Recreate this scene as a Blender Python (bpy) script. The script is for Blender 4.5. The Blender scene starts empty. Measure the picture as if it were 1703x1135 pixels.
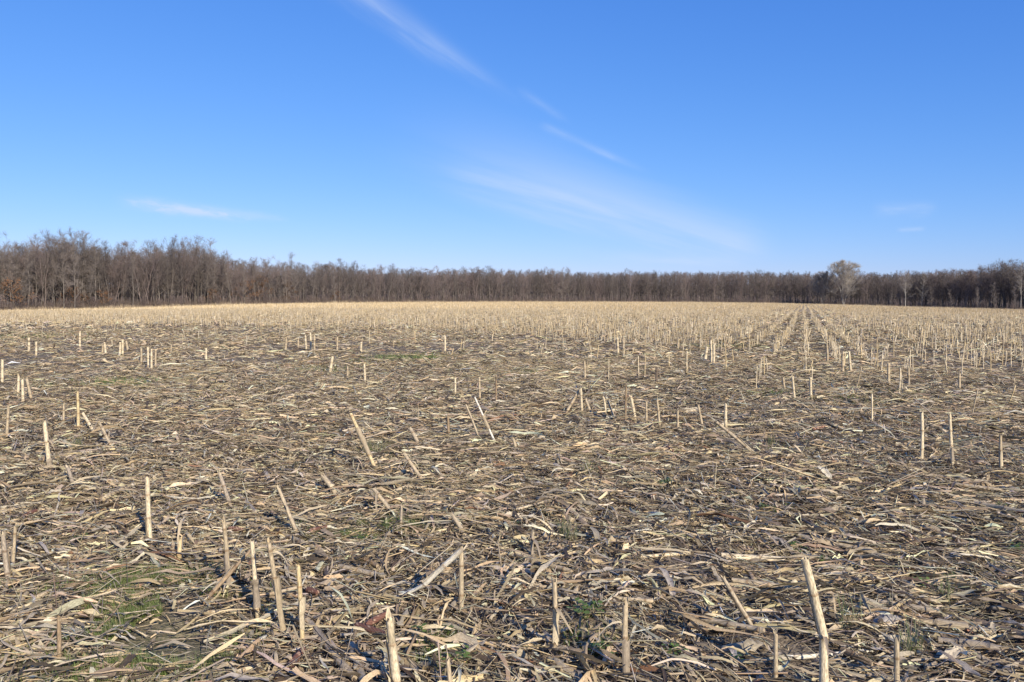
import bpy, math, random
import numpy as np
from math import radians as R, sin, cos, pi
from mathutils import Vector

rng = np.random.default_rng(11)
random.seed(11)
S = bpy.context.scene
COL = S.collection

# ------------------------------------------------------------------ camera, sky, sun, exposure
CAM_H, PITCH, FPX = 1.60, math.atan(69.5 / 1373.0), 1373.0
cam = bpy.data.cameras.new('camera')
camo = bpy.data.objects.new('camera', cam); COL.objects.link(camo)
camo.location = (0, 0, CAM_H); camo.rotation_euler = (pi / 2 - PITCH, 0, 0)
cam.sensor_width = 36.0; cam.lens = FPX / 1703.0 * 36.0
cam.clip_start = 0.05; cam.clip_end = 8000
S.camera = camo

SUN_EL = R(28.0)
SUN_DIR = Vector((0.50 * cos(SUN_EL), -0.866 * cos(SUN_EL), sin(SUN_EL))).normalized()   # towards the sun
S.view_settings.view_transform = 'Standard'
S.view_settings.look = 'None'
S.view_settings.gamma = 1.0
S.view_settings.use_curve_mapping = False
S.view_settings.exposure = 0.42
S.cycles.max_bounces = 4; S.cycles.diffuse_bounces = 2; S.cycles.glossy_bounces = 1; S.cycles.transmission_bounces = 2

W = bpy.data.worlds.new('World'); S.world = W; W.use_nodes = True
wn, wl = W.node_tree.nodes, W.node_tree.links
wn.clear()

def nd(nodes, t, **kw):
    n = nodes.new(t)
    for k, v in kw.items():
        setattr(n, k, v)
    return n

def pixdir(px, py):
    u = (px - 851.5) / FPX; v = -(py - 567.5) / FPX
    d = Vector((u, cos(PITCH) + v * sin(PITCH), -sin(PITCH) + v * cos(PITCH)))
    return d.normalized()

def azel(px, py):
    d = pixdir(px, py)
    return math.atan2(d.x, d.y), math.asin(d.z)

def build_world():
    out = nd(wn, 'ShaderNodeOutputWorld'); bg = nd(wn, 'ShaderNodeBackground')
    bg.inputs['Strength'].default_value = 0.10
    sky = nd(wn, 'ShaderNodeTexSky', sky_type='NISHITA', sun_disc=False)
    sky.sun_elevation = SUN_EL
    sky.sun_rotation = math.atan2(SUN_DIR.x, SUN_DIR.y)
    sky.altitude = 200; sky.air_density = 1.0; sky.dust_density = 0.1; sky.ozone_density = 3.0
    tc = nd(wn, 'ShaderNodeTexCoord')
    sep = nd(wn, 'ShaderNodeSeparateXYZ'); wl.new(tc.outputs['Generated'], sep.inputs[0])

    def M(op, a, b=None, c=None, clamp=False):
        n = nd(wn, 'ShaderNodeMath', operation=op, use_clamp=clamp)
        for i, v in enumerate((a, b, c)):
            if v is None: continue
            if isinstance(v, (int, float)): n.inputs[i].default_value = v
            else: wl.new(v, n.inputs[i])
        return n.outputs[0]
    # the camera's colour response: one curve per channel, the same in every direction
    sc_ = nd(wn, 'ShaderNodeSeparateColor'); wl.new(sky.outputs[0], sc_.inputs[0]); cc_ = nd(wn, 'ShaderNodeCombineColor')
    for ch, (ga, gp) in enumerate(((.57, 1.12), (.665, .80), (1.06, .50))):
        wl.new(M('MULTIPLY', M('POWER', M('MULTIPLY', sc_.outputs[ch], .127), gp), ga / .1338), cc_.inputs[ch])
    az = M('ARCTAN2', sep.outputs['X'], sep.outputs['Y'])
    el = M('ARCSINE', sep.outputs['Z'])

    def streak(p0, p1, w0, w1, amt, nscale, stretch, e0=0.18, e1=0.18, nlow=0.35, nhigh=0.75, seed=0.0):
        """a thin cirrus band between two sky directions; w0, w1 half widths in photo pixels"""
        a0, b0 = azel(*p0); a1, b1 = azel(*p1)
        L = math.hypot(a1 - a0, b1 - b0); ca, sa = (a1 - a0) / L, (b1 - b0) / L
        da = M('SUBTRACT', az, a0); de = M('SUBTRACT', el, b0)
        t = M('DIVIDE', M('ADD', M('MULTIPLY', da, ca), M('MULTIPLY', de, sa)), L)
        c = M('SUBTRACT', M('MULTIPLY', de, ca), M('MULTIPLY', da, sa))
        tt = M('MINIMUM', M('MAXIMUM', t, 0.0), 1.0)
        w = M('ADD', w0 / FPX, M('MULTIPLY', tt, (w1 - w0) / FPX))
        cv = nd(wn, 'ShaderNodeCombineXYZ')
        wl.new(M('MULTIPLY', t, L * nscale), cv.inputs[0])
        wl.new(M('MULTIPLY', c, nscale * stretch), cv.inputs[1]); cv.inputs[2].default_value = seed
        nz = nd(wn, 'ShaderNodeTexNoise'); nz.inputs['Scale'].default_value = 1.0
        nz.inputs['Detail'].default_value = 5.0; nz.inputs['Roughness'].default_value = 0.55
        wl.new(cv.outputs[0], nz.inputs['Vector'])
        # the edge of the band wanders with the noise
        cw = M('ADD', c, M('MULTIPLY', M('SUBTRACT', nz.outputs['Fac'], 0.5), 0.9 * max(w0, w1) / FPX))
        q = M('DIVIDE', cw, w)
        g = M('POWER', 2.71828, M('MULTIPLY', M('MULTIPLY', q, q), -1.0))
        def ss(x, lo, hi):
            n = nd(wn, 'ShaderNodeMapRange', interpolation_type='SMOOTHERSTEP')
            n.inputs['From Min'].default_value = lo; n.inputs['From Max'].default_value = hi
            wl.new(x, n.inputs['Value']); return n.outputs[0]
        ends = M('MULTIPLY', ss(t, 0.0, e0), ss(M('SUBTRACT', 1.0, t), 0.0, e1))
        nn = ss(nz.outputs['Fac'], nlow, nhigh)
        nn = M('ADD', 0.35, M('MULTIPLY', nn, 0.65))
        return M('MULTIPLY', M('MULTIPLY', M('MULTIPLY', g, ends), nn), amt)

    parts = [
        streak((470, -110), (905, 196), 26, 7, 0.42, 9, 7, 0.2, 0.5, 0.2, 0.8, seed=1.3),
        streak((850, 140), (960, 212), 7, 5, 0.16, 16, 4, 0.3, 0.4, seed=2.1),
        streak((890, 203), (1100, 296), 6, 5, 0.3, 14, 4, 0.15, 0.5, seed=3.7),
        streak((560, 200), (1310, 425), 84, 18, 0.66, 5, 9, 0.7, 0.13, 0.1, 0.95, seed=4.9),
        streak((700, 275), (1120, 375), 24, 14, 0.26, 7, 12, 0.3, 0.4, seed=8.4),
        streak((980, 425), (1260, 440), 9, 7, 0.4, 12, 6, 0.3, 0.3, seed=5.2),
        streak((170, 332), (500, 368), 10, 5, 0.85, 26, 3.0, 0.25, 0.3, 0.42, 0.62, seed=6.6),
        streak((1440, 352), (1570, 346), 10, 8, 0.34, 22, 4, 0.3, 0.3, seed=7.7),
        streak((1485, 383), (1545, 380), 3, 3, 0.3, 20, 3, 0.3, 0.3, seed=9.1),
    ]
    m = parts[0]
    for p in parts[1:]:
        m = M('ADD', m, p)
    m = M('MINIMUM', m, 0.8)
    mix = nd(wn, 'ShaderNodeMix', data_type='RGBA')
    wl.new(m, mix.inputs['Factor']); wl.new(cc_.outputs[0], mix.inputs['A'])
    mix.inputs['B'].default_value = (4.7, 5.65, 7.4, 1)
    wl.new(mix.outputs['Result'], bg.inputs['Color'])
    wl.new(bg.outputs[0], out.inputs['Surface'])
build_world()

sun = bpy.data.lights.new('sun', 'SUN'); sun.energy = 4.9; sun.angle = R(0.53); sun.color = (1.0, 0.91, 0.77)
suno = bpy.data.objects.new('sun', sun); COL.objects.link(suno)
suno.rotation_euler = (-SUN_DIR).to_track_quat('-Z', 'Y').to_euler()
suno.location = (20, -40, 30)

# ------------------------------------------------------------------ ground shape
EX = np.array([-300, 0, 200, 400, 550, 700, 850, 1000, 1150, 1300, 1420, 1500, 1600, 1703, 2000], float)   # photo columns
EY = np.array([520, 516, 513, 507.5, 505, 503.5, 503, 503, 503.5, 505, 508, 510.5, 513, 515, 518], float)
ED = np.array([170, 190, 205, 235, 280, 330, 370, 400, 410, 410, 390, 370, 350, 330, 300], float)            # distance of the wood's edge
ET = np.array([400, 402, 404, 430, 440, 446, 446, 451, 450, 451, 455, 456, 452, 449, 450], float)            # top of the wood
EAZ = np.arctan((EX - 851.5) / FPX)
EZ = CAM_H - (EY - 498.0) * ED / FPX

def vnoise(x, y, seed=0):
    x = np.asarray(x, float); y = np.asarray(y, float)
    xi = np.floor(x).astype(np.int64); yi = np.floor(y).astype(np.int64)
    fx = x - xi; fy = y - yi
    fx = fx * fx * (3 - 2 * fx); fy = fy * fy * (3 - 2 * fy)
    def h(a, b):
        n = (a * 374761393 + b * 668265263 + seed * 1442695041) & 0x7fffffff
        n = ((n ^ (n >> 13)) * 1274126177) & 0x7fffffff
        n = (n ^ (n >> 16)) & 0xffff
        return n / 65535.0
    a = h(xi, yi) * (1 - fx) + h(xi + 1, yi) * fx
    b = h(xi, yi + 1) * (1 - fx) + h(xi + 1, yi + 1) * fx
    return a * (1 - fy) + b * fy

def fbm(x, y, seed=0, o=3):
    s = 0; a = 0.5; t = 0
    for i in range(o):
        s = s + a * vnoise(x * 2 ** i + 17.3 * i, y * 2 ** i - 9.1 * i, seed + i); t += a; a *= 0.5
    return s / t

def sstep(x, a, b):
    t = np.clip((x - a) / (b - a), 0, 1); return t * t * (3 - 2 * t)

def gz(x, y):
    x = np.asarray(x, float); y = np.asarray(y, float)
    d = np.hypot(x, y) + 1e-6; az = np.arctan2(x, y)
    azc = np.clip(az, EAZ[0], EAZ[-1])
    De = np.interp(azc, EAZ, ED); Ze = np.interp(azc, EAZ, EZ)
    z = Ze * np.minimum(d / De, 1.12) ** 2 * (1 - sstep(np.abs(az), 0.8, 2.2))
    near = 1 - sstep(d, 40, 120)
    z = z + near * (0.06 * (fbm(x * 0.55, y * 0.55, 3) - 0.5) + 0.06 * (vnoise(x * 2.6, y * 2.6, 8) - 0.5)
                    + 0.03 * (vnoise(x * 7, y * 7, 12) - 0.5)) * sstep(d, 0.2, 1.0)
    far = sstep(d, 620, 900)
    z = z + far * (15.5 + 5.0 * (fbm(x * 0.004 + 3, y * 0.004, 21) - 0.5) + 3.0 * (vnoise(x * .012, y * .012, 33) - .5))
    return z

def ground_at(px, py):
    d = pixdir(px, py)
    t = CAM_H / max(-d.z, 1e-4)
    for _ in range(12):
        z = float(gz(d.x * t, d.y * t)); t = (CAM_H - z) / max(-d.z, 1e-4)
    return Vector((d.x * t, d.y * t, float(gz(d.x * t, d.y * t))))

def at_depth(px, py, Y):
    d = pixdir(px, py); t = Y / d.y
    return Vector((0, 0, CAM_H)) + d * t

# ------------------------------------------------------------------ mesh helpers
def new_mesh(name, V, Q=None, T=None, tint=None, fuv=None, mats=(), matidx=None, smooth=False):
    me = bpy.data.meshes.new(name)
    V = np.asarray(V, np.float32).reshape(-1, 3)
    me.vertices.add(len(V)); me.vertices.foreach_set('co', V.ravel())
    parts = []; starts = []; tot = []
    n = 0
    if Q is not None and len(Q):
        Q = np.asarray(Q, np.int32).reshape(-1, 4); parts.append(Q.ravel())
        starts.append(np.arange(len(Q), dtype=np.int32) * 4); n = Q.size
    if T is not None and len(T):
        T = np.asarray(T, np.int32).reshape(-1, 3); parts.append(T.ravel())
        starts.append(n + np.arange(len(T), dtype=np.int32) * 3)
    loops = np.concatenate(parts); st = np.concatenate(starts)
    me.loops.add(len(loops)); me.loops.foreach_set('vertex_index', loops)
    me.polygons.add(len(st)); me.polygons.foreach_set('loop_start', st)
    if tint is not None:
        a = me.attributes.new('tint', 'FLOAT_COLOR', 'POINT')
        c = np.ones((len(V), 4), np.float32); c[:, :3] = np.asarray(tint, np.float32).reshape(-1, 3)
        a.data.foreach_set('color', c.ravel())
    if fuv is not None:
        a = me.attributes.new('fuv', 'FLOAT_VECTOR', 'POINT')
        c = np.zeros((len(V), 3), np.float32); c[:, :2] = np.asarray(fuv, np.float32).reshape(-1, 2)
        a.data.foreach_set('vector', c.ravel())
    for m in mats: me.materials.append(m)
    if matidx is not None: me.polygons.foreach_set('material_index', np.asarray(matidx, np.int32))
    if smooth: me.polygons.foreach_set('use_smooth', np.ones(len(st), bool))
    me.update(calc_edges=True)
    return me

def link(name, me, parent=None, loc=None):
    o = bpy.data.objects.new(name, me); COL.objects.link(o)
    if parent is not None: o.parent = parent
    if loc is not None: o.location = loc
    return o

def tag(o, label, cat, group=None):
    o['label'] = label; o['category'] = cat
    if group: o['group'] = group
    return o

class Acc:
    def __init__(s): s.v = []; s.q = []; s.t = []; s.c = []; s.u = []; s.n = 0
    def add(s, V, Q=None, T=None, C=None, U=None):
        V = np.asarray(V, float).reshape(-1, 3); k = len(V)
        if Q is not None and len(Q): s.q.append(np.asarray(Q, np.int64).reshape(-1, 4) + s.n)
        if T is not None and len(T): s.t.append(np.asarray(T, np.int64).reshape(-1, 3) + s.n)
        s.v.append(V)
        C = np.asarray((.3, .25, .2) if C is None else C, float)
        s.c.append(np.broadcast_to(C, (k, 3)) if C.ndim == 1 else C.reshape(-1, 3))
        s.u.append(np.zeros((k, 2)) if U is None else np.asarray(U, float).reshape(-1, 2))
        s.n += k
    def mesh(s, name, mat, smooth=False, off=None):
        V = np.concatenate(s.v)
        if off is not None: V = V - np.asarray(off)
        return new_mesh(name, V, np.concatenate(s.q) if s.q else None, np.concatenate(s.t) if s.t else None,
                        np.concatenate(s.c), np.concatenate(s.u), (mat,), smooth=smooth)

# ------------------------------------------------------------------ materials
def mat_dry(name, rough=0.7, streak=0.55, mott=0.5, transl=0.12, bump=0.25, objvar=0.0, fl=26.0):
    """dry corn tissue: colour from the piece itself, lengthwise fibres, blotches of weathering"""
    m = bpy.data.materials.new(name); m.use_nodes = True
    N, L = m.node_tree.nodes, m.node_tree.links; N.clear()
    out = nd(N, 'ShaderNodeOutputMaterial'); b = nd(N, 'ShaderNodeBsdfPrincipled')
    b.inputs['Roughness'].default_value = rough; b.inputs['Specular IOR Level'].default_value = 0.28
    at = nd(N, 'ShaderNodeAttribute', attribute_name='tint'); uv = nd(N, 'ShaderNodeAttribute', attribute_name='fuv')
    mp = nd(N, 'ShaderNodeMapping'); mp.inputs['Scale'].default_value = (fl, 1.6, 1)
    L.new(uv.outputs['Vector'], mp.inputs['Vector'])
    n1 = nd(N, 'ShaderNodeTexNoise'); n1.inputs['Scale'].default_value = 1.0; n1.inputs['Detail'].default_value = 3
    L.new(mp.outputs[0], n1.inputs['Vector'])
    mp2 = nd(N, 'ShaderNodeMapping'); mp2.inputs['Scale'].default_value = (2.2, 3.0, 1)
    L.new(uv.outputs['Vector'], mp2.inputs['Vector'])
    n2 = nd(N, 'ShaderNodeTexNoise'); n2.inputs['Scale'].default_value = 2.4; n2.inputs['Detail'].default_value = 4
    L.new(mp2.outputs[0], n2.inputs['Vector'])
    def mr(x, a, c, lo, hi):
        n = nd(N, 'ShaderNodeMapRange'); n.inputs['From Min'].default_value = a; n.inputs['From Max'].default_value = c
        n.inputs['To Min'].default_value = lo; n.inputs['To Max'].default_value = hi; L.new(x, n.inputs['Value']); return n.outputs[0]
    f1 = mr(n1.outputs['Fac'], 0.3, 0.7, 1 - streak * .5, 1 + streak * .4)
    f2 = mr(n2.outputs['Fac'], 0.3, 0.65, 1 - mott * .6, 1 + mott * .3)
    mu = nd(N, 'ShaderNodeMath', operation='MULTIPLY'); L.new(f1, mu.inputs[0]); L.new(f2, mu.inputs[1])
    f = mu.outputs[0]
    if objvar:
        oi = nd(N, 'ShaderNodeObjectInfo'); fo = mr(oi.outputs['Random'], 0, 1, 1 - objvar, 1 + objvar)
        m2 = nd(N, 'ShaderNodeMath', operation='MULTIPLY'); L.new(f, m2.inputs[0]); L.new(fo, m2.inputs[1]); f = m2.outputs[0]
    vm = nd(N, 'ShaderNodeVectorMath', operation='SCALE'); L.new(at.outputs['Color'], vm.inputs[0]); L.new(f, vm.inputs['Scale'])
    L.new(vm.outputs[0], b.inputs['Base Color'])
    if bump:
        bp = nd(N, 'ShaderNodeBump'); bp.inputs['Strength'].default_value = bump; bp.inputs['Distance'].default_value = 0.004
        L.new(n1.outputs['Fac'], bp.inputs['Height']); L.new(bp.outputs[0], b.inputs['Normal'])
    sh = b.outputs[0]
    if transl:
        tr = nd(N, 'ShaderNodeBsdfTranslucent'); L.new(vm.outputs[0], tr.inputs['Color'])
        mx = nd(N, 'ShaderNodeMixShader'); mx.inputs[0].default_value = transl
        L.new(sh, mx.inputs[1]); L.new(tr.outputs[0], mx.inputs[2]); sh = mx.outputs[0]
    L.new(sh, out.inputs['Surface'])
    return m

def mat_bark(name, c1, c2, var=0.25, scale=3.0, rough=0.85):
    m = bpy.data.materials.new(name); m.use_nodes = True
    N, L = m.node_tree.nodes, m.node_tree.links
    b = N['Principled BSDF']; b.inputs['Roughness'].default_value = rough; b.inputs['Specular IOR Level'].default_value = 0.15
    tc = nd(N, 'ShaderNodeTexCoord'); mp = nd(N, 'ShaderNodeMapping'); mp.inputs['Scale'].default_value = (scale, scale, scale * .3)
    L.new(tc.outputs['Object'], mp.inputs['Vector'])
    nz = nd(N, 'ShaderNodeTexNoise'); nz.inputs['Scale'].default_value = 1.0; nz.inputs['Detail'].default_value = 3
    L.new(mp.outputs[0], nz.inputs['Vector'])
    cr = nd(N, 'ShaderNodeValToRGB'); cr.color_ramp.elements[0].position = .32; cr.color_ramp.elements[1].position = .68
    cr.color_ramp.elements[0].color = (*c1, 1); cr.color_ramp.elements[1].color = (*c2, 1)
    L.new(nz.outputs['Fac'], cr.inputs[0])
    oi = nd(N, 'ShaderNodeObjectInfo')
    mr = nd(N, 'ShaderNodeMapRange'); mr.inputs['To Min'].default_value = 1 - var; mr.inputs['To Max'].default_value = 1 + var
    L.new(oi.outputs['Random'], mr.inputs['Value'])
    vm = nd(N, 'ShaderNodeVectorMath', operation='SCALE'); L.new(cr.outputs[0], vm.inputs[0]); L.new(mr.outputs[0], vm.inputs['Scale'])
    L.new(vm.outputs[0], b.inputs['Base Color'])
    return m

def mat_ground():
    m = bpy.data.materials.new('soil_and_straw'); m.use_nodes = True
    N, L = m.node_tree.nodes, m.node_tree.links
    b = N['Principled BSDF']; b.inputs['Roughness'].default_value = 0.95; b.inputs['Specular IOR Level'].default_value = 0.1
    at = nd(N, 'ShaderNodeAttribute', attribute_name='tint'); cv = nd(N, 'ShaderNodeAttribute', attribute_name='fuv')
    sp = nd(N, 'ShaderNodeSeparateXYZ'); L.new(cv.outputs['Vector'], sp.inputs[0])
    tc = nd(N, 'ShaderNodeTexCoord')
    def noise(scale, rot, detail=3):
        mp = nd(N, 'ShaderNodeMapping'); mp.inputs['Scale'].default_value = scale; mp.inputs['Rotation'].default_value = (0, 0, rot)
        L.new(tc.outputs['Object'], mp.inputs['Vector'])
        n = nd(N, 'ShaderNodeTexNoise'); n.inputs['Scale'].default_value = 1; n.inputs['Detail'].default_value = detail
        L.new(mp.outputs[0], n.inputs['Vector']); return n.outputs['Fac']
    def mr(x, a, c, lo=0.0, hi=1.0):
        n = nd(N, 'ShaderNodeMapRange'); n.inputs['From Min'].default_value = a; n.inputs['From Max'].default_value = c
        n.inputs['To Min'].default_value = lo; n.inputs['To Max'].default_value = hi; L.new(x, n.inputs['Value']); return n.outputs[0]
    cl = noise((22, 22, 22), 0, 8)
    vm = nd(N, 'ShaderNodeVectorMath', operation='SCALE'); L.new(at.outputs['Color'], vm.inputs[0]); L.new(mr(cl, .3, .7, .55, 1.4), vm.inputs['Scale'])
    col = vm.outputs[0]
    for i, (sc, rot, thr, c) in enumerate((((34, 250, 60), .4, .60, (.34, .26, .17)), ((45, 300, 60), 1.75, .61, (.42, .33, .21)),
                                           ((38, 260, 60), 2.5, .61, (.26, .21, .16)), ((30, 230, 60), 1.1, .63, (.50, .40, .26)))):
        f = mr(noise(sc, rot, 2), thr - .03, thr + .03)
        mu = nd(N, 'ShaderNodeMath', operation='MULTIPLY'); L.new(f, mu.inputs[0]); L.new(sp.outputs['X'], mu.inputs[1])
        mx = nd(N, 'ShaderNodeMix', data_type='RGBA'); L.new(mu.outputs[0], mx.inputs['Factor']); L.new(col, mx.inputs['A'])
        mx.inputs['B'].default_value = (*c, 1); col = mx.outputs['Result']
    L.new(col, b.inputs['Base Color'])
    bp = nd(N, 'ShaderNodeBump'); bp.inputs['Strength'].default_value = .7; bp.inputs['Distance'].default_value = .03
    L.new(cl, bp.inputs['Height']); L.new(bp.outputs[0], b.inputs['Normal'])
    return m

M_LEAF = mat_dry('dry_leaf', rough=.62, streak=.6, mott=.55, transl=.14)
M_STALK = mat_dry('dry_stalk', rough=.6, streak=.65, mott=.8, transl=0, bump=.15, fl=14)
M_STUB = mat_dry('dry_stubble', rough=.6, streak=.2, mott=.3, transl=0, bump=0, objvar=.12, fl=10)
M_PITH = mat_dry('pith', rough=.9, streak=.1, mott=.3, transl=0, bump=0)
M_COB = mat_dry('cob', rough=.9, streak=.2, mott=.6, transl=0, bump=0, fl=8)
M_GREEN = mat_dry('green_blade', rough=.55, streak=.3, mott=.4, transl=.25, bump=0, fl=5)
M_BRUSH = mat_dry('brush_twig', rough=.85, streak=.1, mott=.2, transl=0, bump=0, fl=5)
M_GROUND = mat_ground()

# ------------------------------------------------------------------ ground sheet
PATCH = []                                   # green spots: centre, half axes, strength
for px, py, rx, ry, s in ((262, 1075, 125, 60, 1.0), (215, 975, 110, 30, .75), (295, 1092, 75, 32, 1.0), (250, 1028, 70, 22, .8), (150, 1010, 60, 30, .5), (600, 885, 90, 16, .6), (625, 752, 50, 12, .7),
                          (540, 732, 45, 8, .5), (190, 640, 70, 10, .7), (640, 600, 60, 7, .6), (545, 617, 60, 6, .5), (700, 594, 55, 5, .5),
                          (1290, 655, 50, 7, .6), (1430, 668, 60, 8, .6), (1180, 578, 60, 4, .5), (60, 560, 90, 4, .3), (880, 622, 50, 6, .4),
                          (1230, 575, 40, 5, .5), (1500, 660, 50, 7, .5), (720, 1085, 50, 22, .4), (985, 1075, 45, 22, .35), (1300, 745, 40, 8, .35)):
    c = ground_at(px, py); ex = abs(ground_at(px + rx, py).x - c.x)
    ey = abs(ground_at(px, py - ry).y - ground_at(px, py + ry).y) / 2
    PATCH.append((c.x, c.y, ex, ey, s))

def green(x, y):
    g = np.zeros_like(x)
    for cx, cy, ex, ey, s in PATCH:
        g = np.maximum(g, s * np.exp(-(((x - cx) / ex) ** 2 + ((y - cy) / ey) ** 2)))
    return g

BND_X = np.array([-400, 0, 200, 400, 700, 900, 1100, 1300, 1450, 1703, 2100], float)    # where the standing rows begin
BND_D = 2197.0 / (np.array([528, 532, 537, 540, 548, 562, 574, 588, 600, 610, 622], float) - 498)
BND_AZ = np.arctan((BND_X - 851.5) / FPX)

def row_zone(x, y):
    """0 in the trampled headland, 1 in the standing rows"""
    d = np.hypot(x, y); az = np.arctan2(x, y)
    b = np.interp(az, BND_AZ, BND_D) * (1 + .18 * (fbm(x * .22, y * .22, 55) - .5))
    return np.maximum(sstep(d / b, .80, 1.10) ** 1.5, .05 * sstep(d / b, .45, .7))

def edge_d(x, y):
    return np.interp(np.arctan2(x, y), EAZ, ED)

def build_ground():
    rr = [0.0]; r = .25
    while r < 3200: rr.append(r); r *= 1.0175
    rr = np.array(rr[1:])
    a1 = np.radians(np.arange(-47, 47.01, .34)); a2 = np.radians(np.arange(52, 308.1, 6.4))
    aa = np.concatenate([a1, a2]); na = len(aa); nr = len(rr)
    A, RR = np.meshgrid(aa, rr)
    X = RR * np.sin(A); Y = RR * np.cos(A); Z = gz(X, Y)
    V = np.stack([X, Y, Z], -1).reshape(-1, 3)
    V = np.vstack([V, [[0, 0, float(gz(0., 0.))]]])
    i = np.arange(nr - 1)[:, None] * na; j = np.arange(na)[None, :]; j2 = (j + 1) % na
    Q = np.stack([i + j, i + na + j, i + na + j2, i + j2], -1)[:, :, ::-1].reshape(-1, 4)
    T = np.stack([np.full(na, len(V) - 1), np.arange(na), (np.arange(na) + 1) % na], -1)[:, ::-1]
    x, y = V[:, 0], V[:, 1]; d = np.hypot(x, y)
    n = fbm(x * .9, y * .9, 77)[:, None]
    soil = np.array([.060, .046, .033]) * (1 - n) + np.array([.125, .098, .070]) * n
    g = (green(x, y) * .6)[:, None]
    soil = soil * (1 - g) + np.array([.10, .115, .05]) * g
    rz = (row_zone(x, y) * sstep(d, 45, 110))[:, None]
    soil = soil * (1 - rz * .8) + np.array([.36, .275, .16]) * rz * .8
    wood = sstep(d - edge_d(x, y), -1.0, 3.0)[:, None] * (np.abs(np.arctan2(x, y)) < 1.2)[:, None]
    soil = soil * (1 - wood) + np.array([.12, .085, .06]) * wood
    u = np.zeros((len(V), 2)); u[:, 0] = .9 * (1 - green(x, y) * .25) * (1 - wood[:, 0])
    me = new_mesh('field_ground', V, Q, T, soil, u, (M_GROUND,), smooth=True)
    o = link('field_ground', me); o['kind'] = 'structure'
build_ground()

# ------------------------------------------------------------------ pieces of litter
def in_view(x, y, m=1.4):
    return (np.abs(x) < y * .66 + m) & (y > 1.2)

def scatter(r0, r1, dens, amax=.69):
    area = .5 * (r1 * r1 - r0 * r0) * 2 * amax
    n = int(area * dens)
    a = rng.uniform(-amax, amax, n); r = np.sqrt(rng.uniform(r0 * r0, r1 * r1, n))
    return r * np.sin(a), r * np.cos(a)

PAL = np.array([(.50, .375, .215), (.71, .56, .335), (.66, .56, .39), (.43, .35, .24), (.27, .207, .13), (.095, .07, .045), (.26, .145, .08)])
def tints(n, wts, jit=.20):
    w = np.array(wts, float); w /= w.sum()
    c = PAL[rng.choice(len(PAL), n, p=w)] * np.exp(rng.normal(0, jit, (n, 1))) * (1 + rng.normal(0, .035, (n, 3)))
    return np.clip(c, .03, .82)

def headings(n, x, y=None):
    """flattened residue lies mostly along the combing of the harvester, the rest anyhow"""
    k = rng.random(n); h = rng.uniform(0, 2 * pi, n)
    a = rng.normal(R(110), R(22), n); b = rng.normal(R(-8), R(26), n)
    if y is not None:
        sw = R(150) * (fbm(x * .45, y * .45, 61, 2) - .5); a = a + sw; b = b + sw
    right = np.clip(.5 + x * .06, .25, .75)
    h = np.where(k < .36 * right + .14, a, h); h = np.where(k > .60, b, h)
    return h + (rng.random(n) < .5) * pi

def ribbons(x, y, z0, th, L, Wd, n, across, curv, arch, ph0, dph, fold, tint, pitch, shape='leaf'):
    P = len(x); t = np.linspace(0, 1, n + 1)
    hd = th[:, None] + curv[:, None] * (t[None, :] - .5)
    st = (L / n)[:, None]
    cx = np.cumsum(np.cos(hd) * st, 1); cy = np.cumsum(np.sin(hd) * st, 1)
    cx = x[:, None] + cx - cx[:, n // 2][:, None]; cy = y[:, None] + cy - cy[:, n // 2][:, None]
    g = gz(cx, cy)
    ph = ph0[:, None] + dph[:, None] * (t[None, :] - .5)
    if shape == 'leaf':
        prof = (.8 + .2 * np.sin(pi * t))[None, :] * (1 + rng.normal(0, .16, (P, n + 1)))
        prof[:, 0] *= rng.uniform(.3, 1.05, P); prof[:, -1] *= rng.uniform(.08, 1.0, P)
    else:
        prof = (np.sin(pi * np.clip(t, .03, .97)) ** .6)[None, :] * np.ones((P, 1))
    w = Wd[:, None] * prof * (1 + rng.normal(0, .10, (P, n + 1)))
    crink = rng.normal(0, .34, (P, n + 1)) * (np.minimum(1, .017 / Wd) * Wd)[:, None] * .5
    cz = g + z0[:, None] + (arch * L)[:, None] * np.sin(pi * t)[None, :] + np.abs(np.sin(ph)) * w * .5 \
        + pitch[:, None] * (t[None, :] - .12) * L[:, None] + crink
    cz = np.maximum(cz, g + .002)
    sx = -np.sin(hd) * np.cos(ph); sy = np.cos(hd) * np.cos(ph); sz = np.sin(ph)
    nx = np.sin(hd) * np.sin(ph); ny = -np.cos(hd) * np.sin(ph); nz = np.cos(ph)
    cols = []
    us = np.linspace(-.5, .5, across + 1)
    for k, u in enumerate(us):
        f = fold[:, None] * w * (4 * u * u)
        jx = rng.normal(0, .12, (P, n + 1)) * w
        cols.append(np.stack([cx + sx * w * u + nx * f, cy + sy * w * u + ny * f, np.maximum(cz + sz * w * u + nz * f + jx, g - .004)], -1))
    V = np.stack(cols, 2)                                     # P, n+1, across+1, 3
    m = across + 1; per = (n + 1) * m
    i = np.arange(n)[:, None] * m; j = np.arange(across)[None, :]
    q = np.stack([i + j, i + j + 1, i + m + j + 1, i + m + j], -1).reshape(-1, 4)
    Q = (np.arange(P) * per)[:, None, None] + q[None]
    C = tint[:, None, None, :] * (1 + .18 * (rng.random((P, n + 1, 1, 1)) - .5)) * np.ones((1, 1, m, 1))
    U = np.zeros((P, n + 1, m, 2))
    U[..., 0] = us[None, None, :] + rng.uniform(0, 60, P)[:, None, None]
    U[..., 1] = (t[None, :, None] * (L / np.maximum(Wd, .004))[:, None, None] * .25) + rng.uniform(0, 60, P)[:, None, None]
    return V.reshape(-1, 3), Q.reshape(-1, 4), C.reshape(-1, 3), U.reshape(-1, 2)

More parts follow.
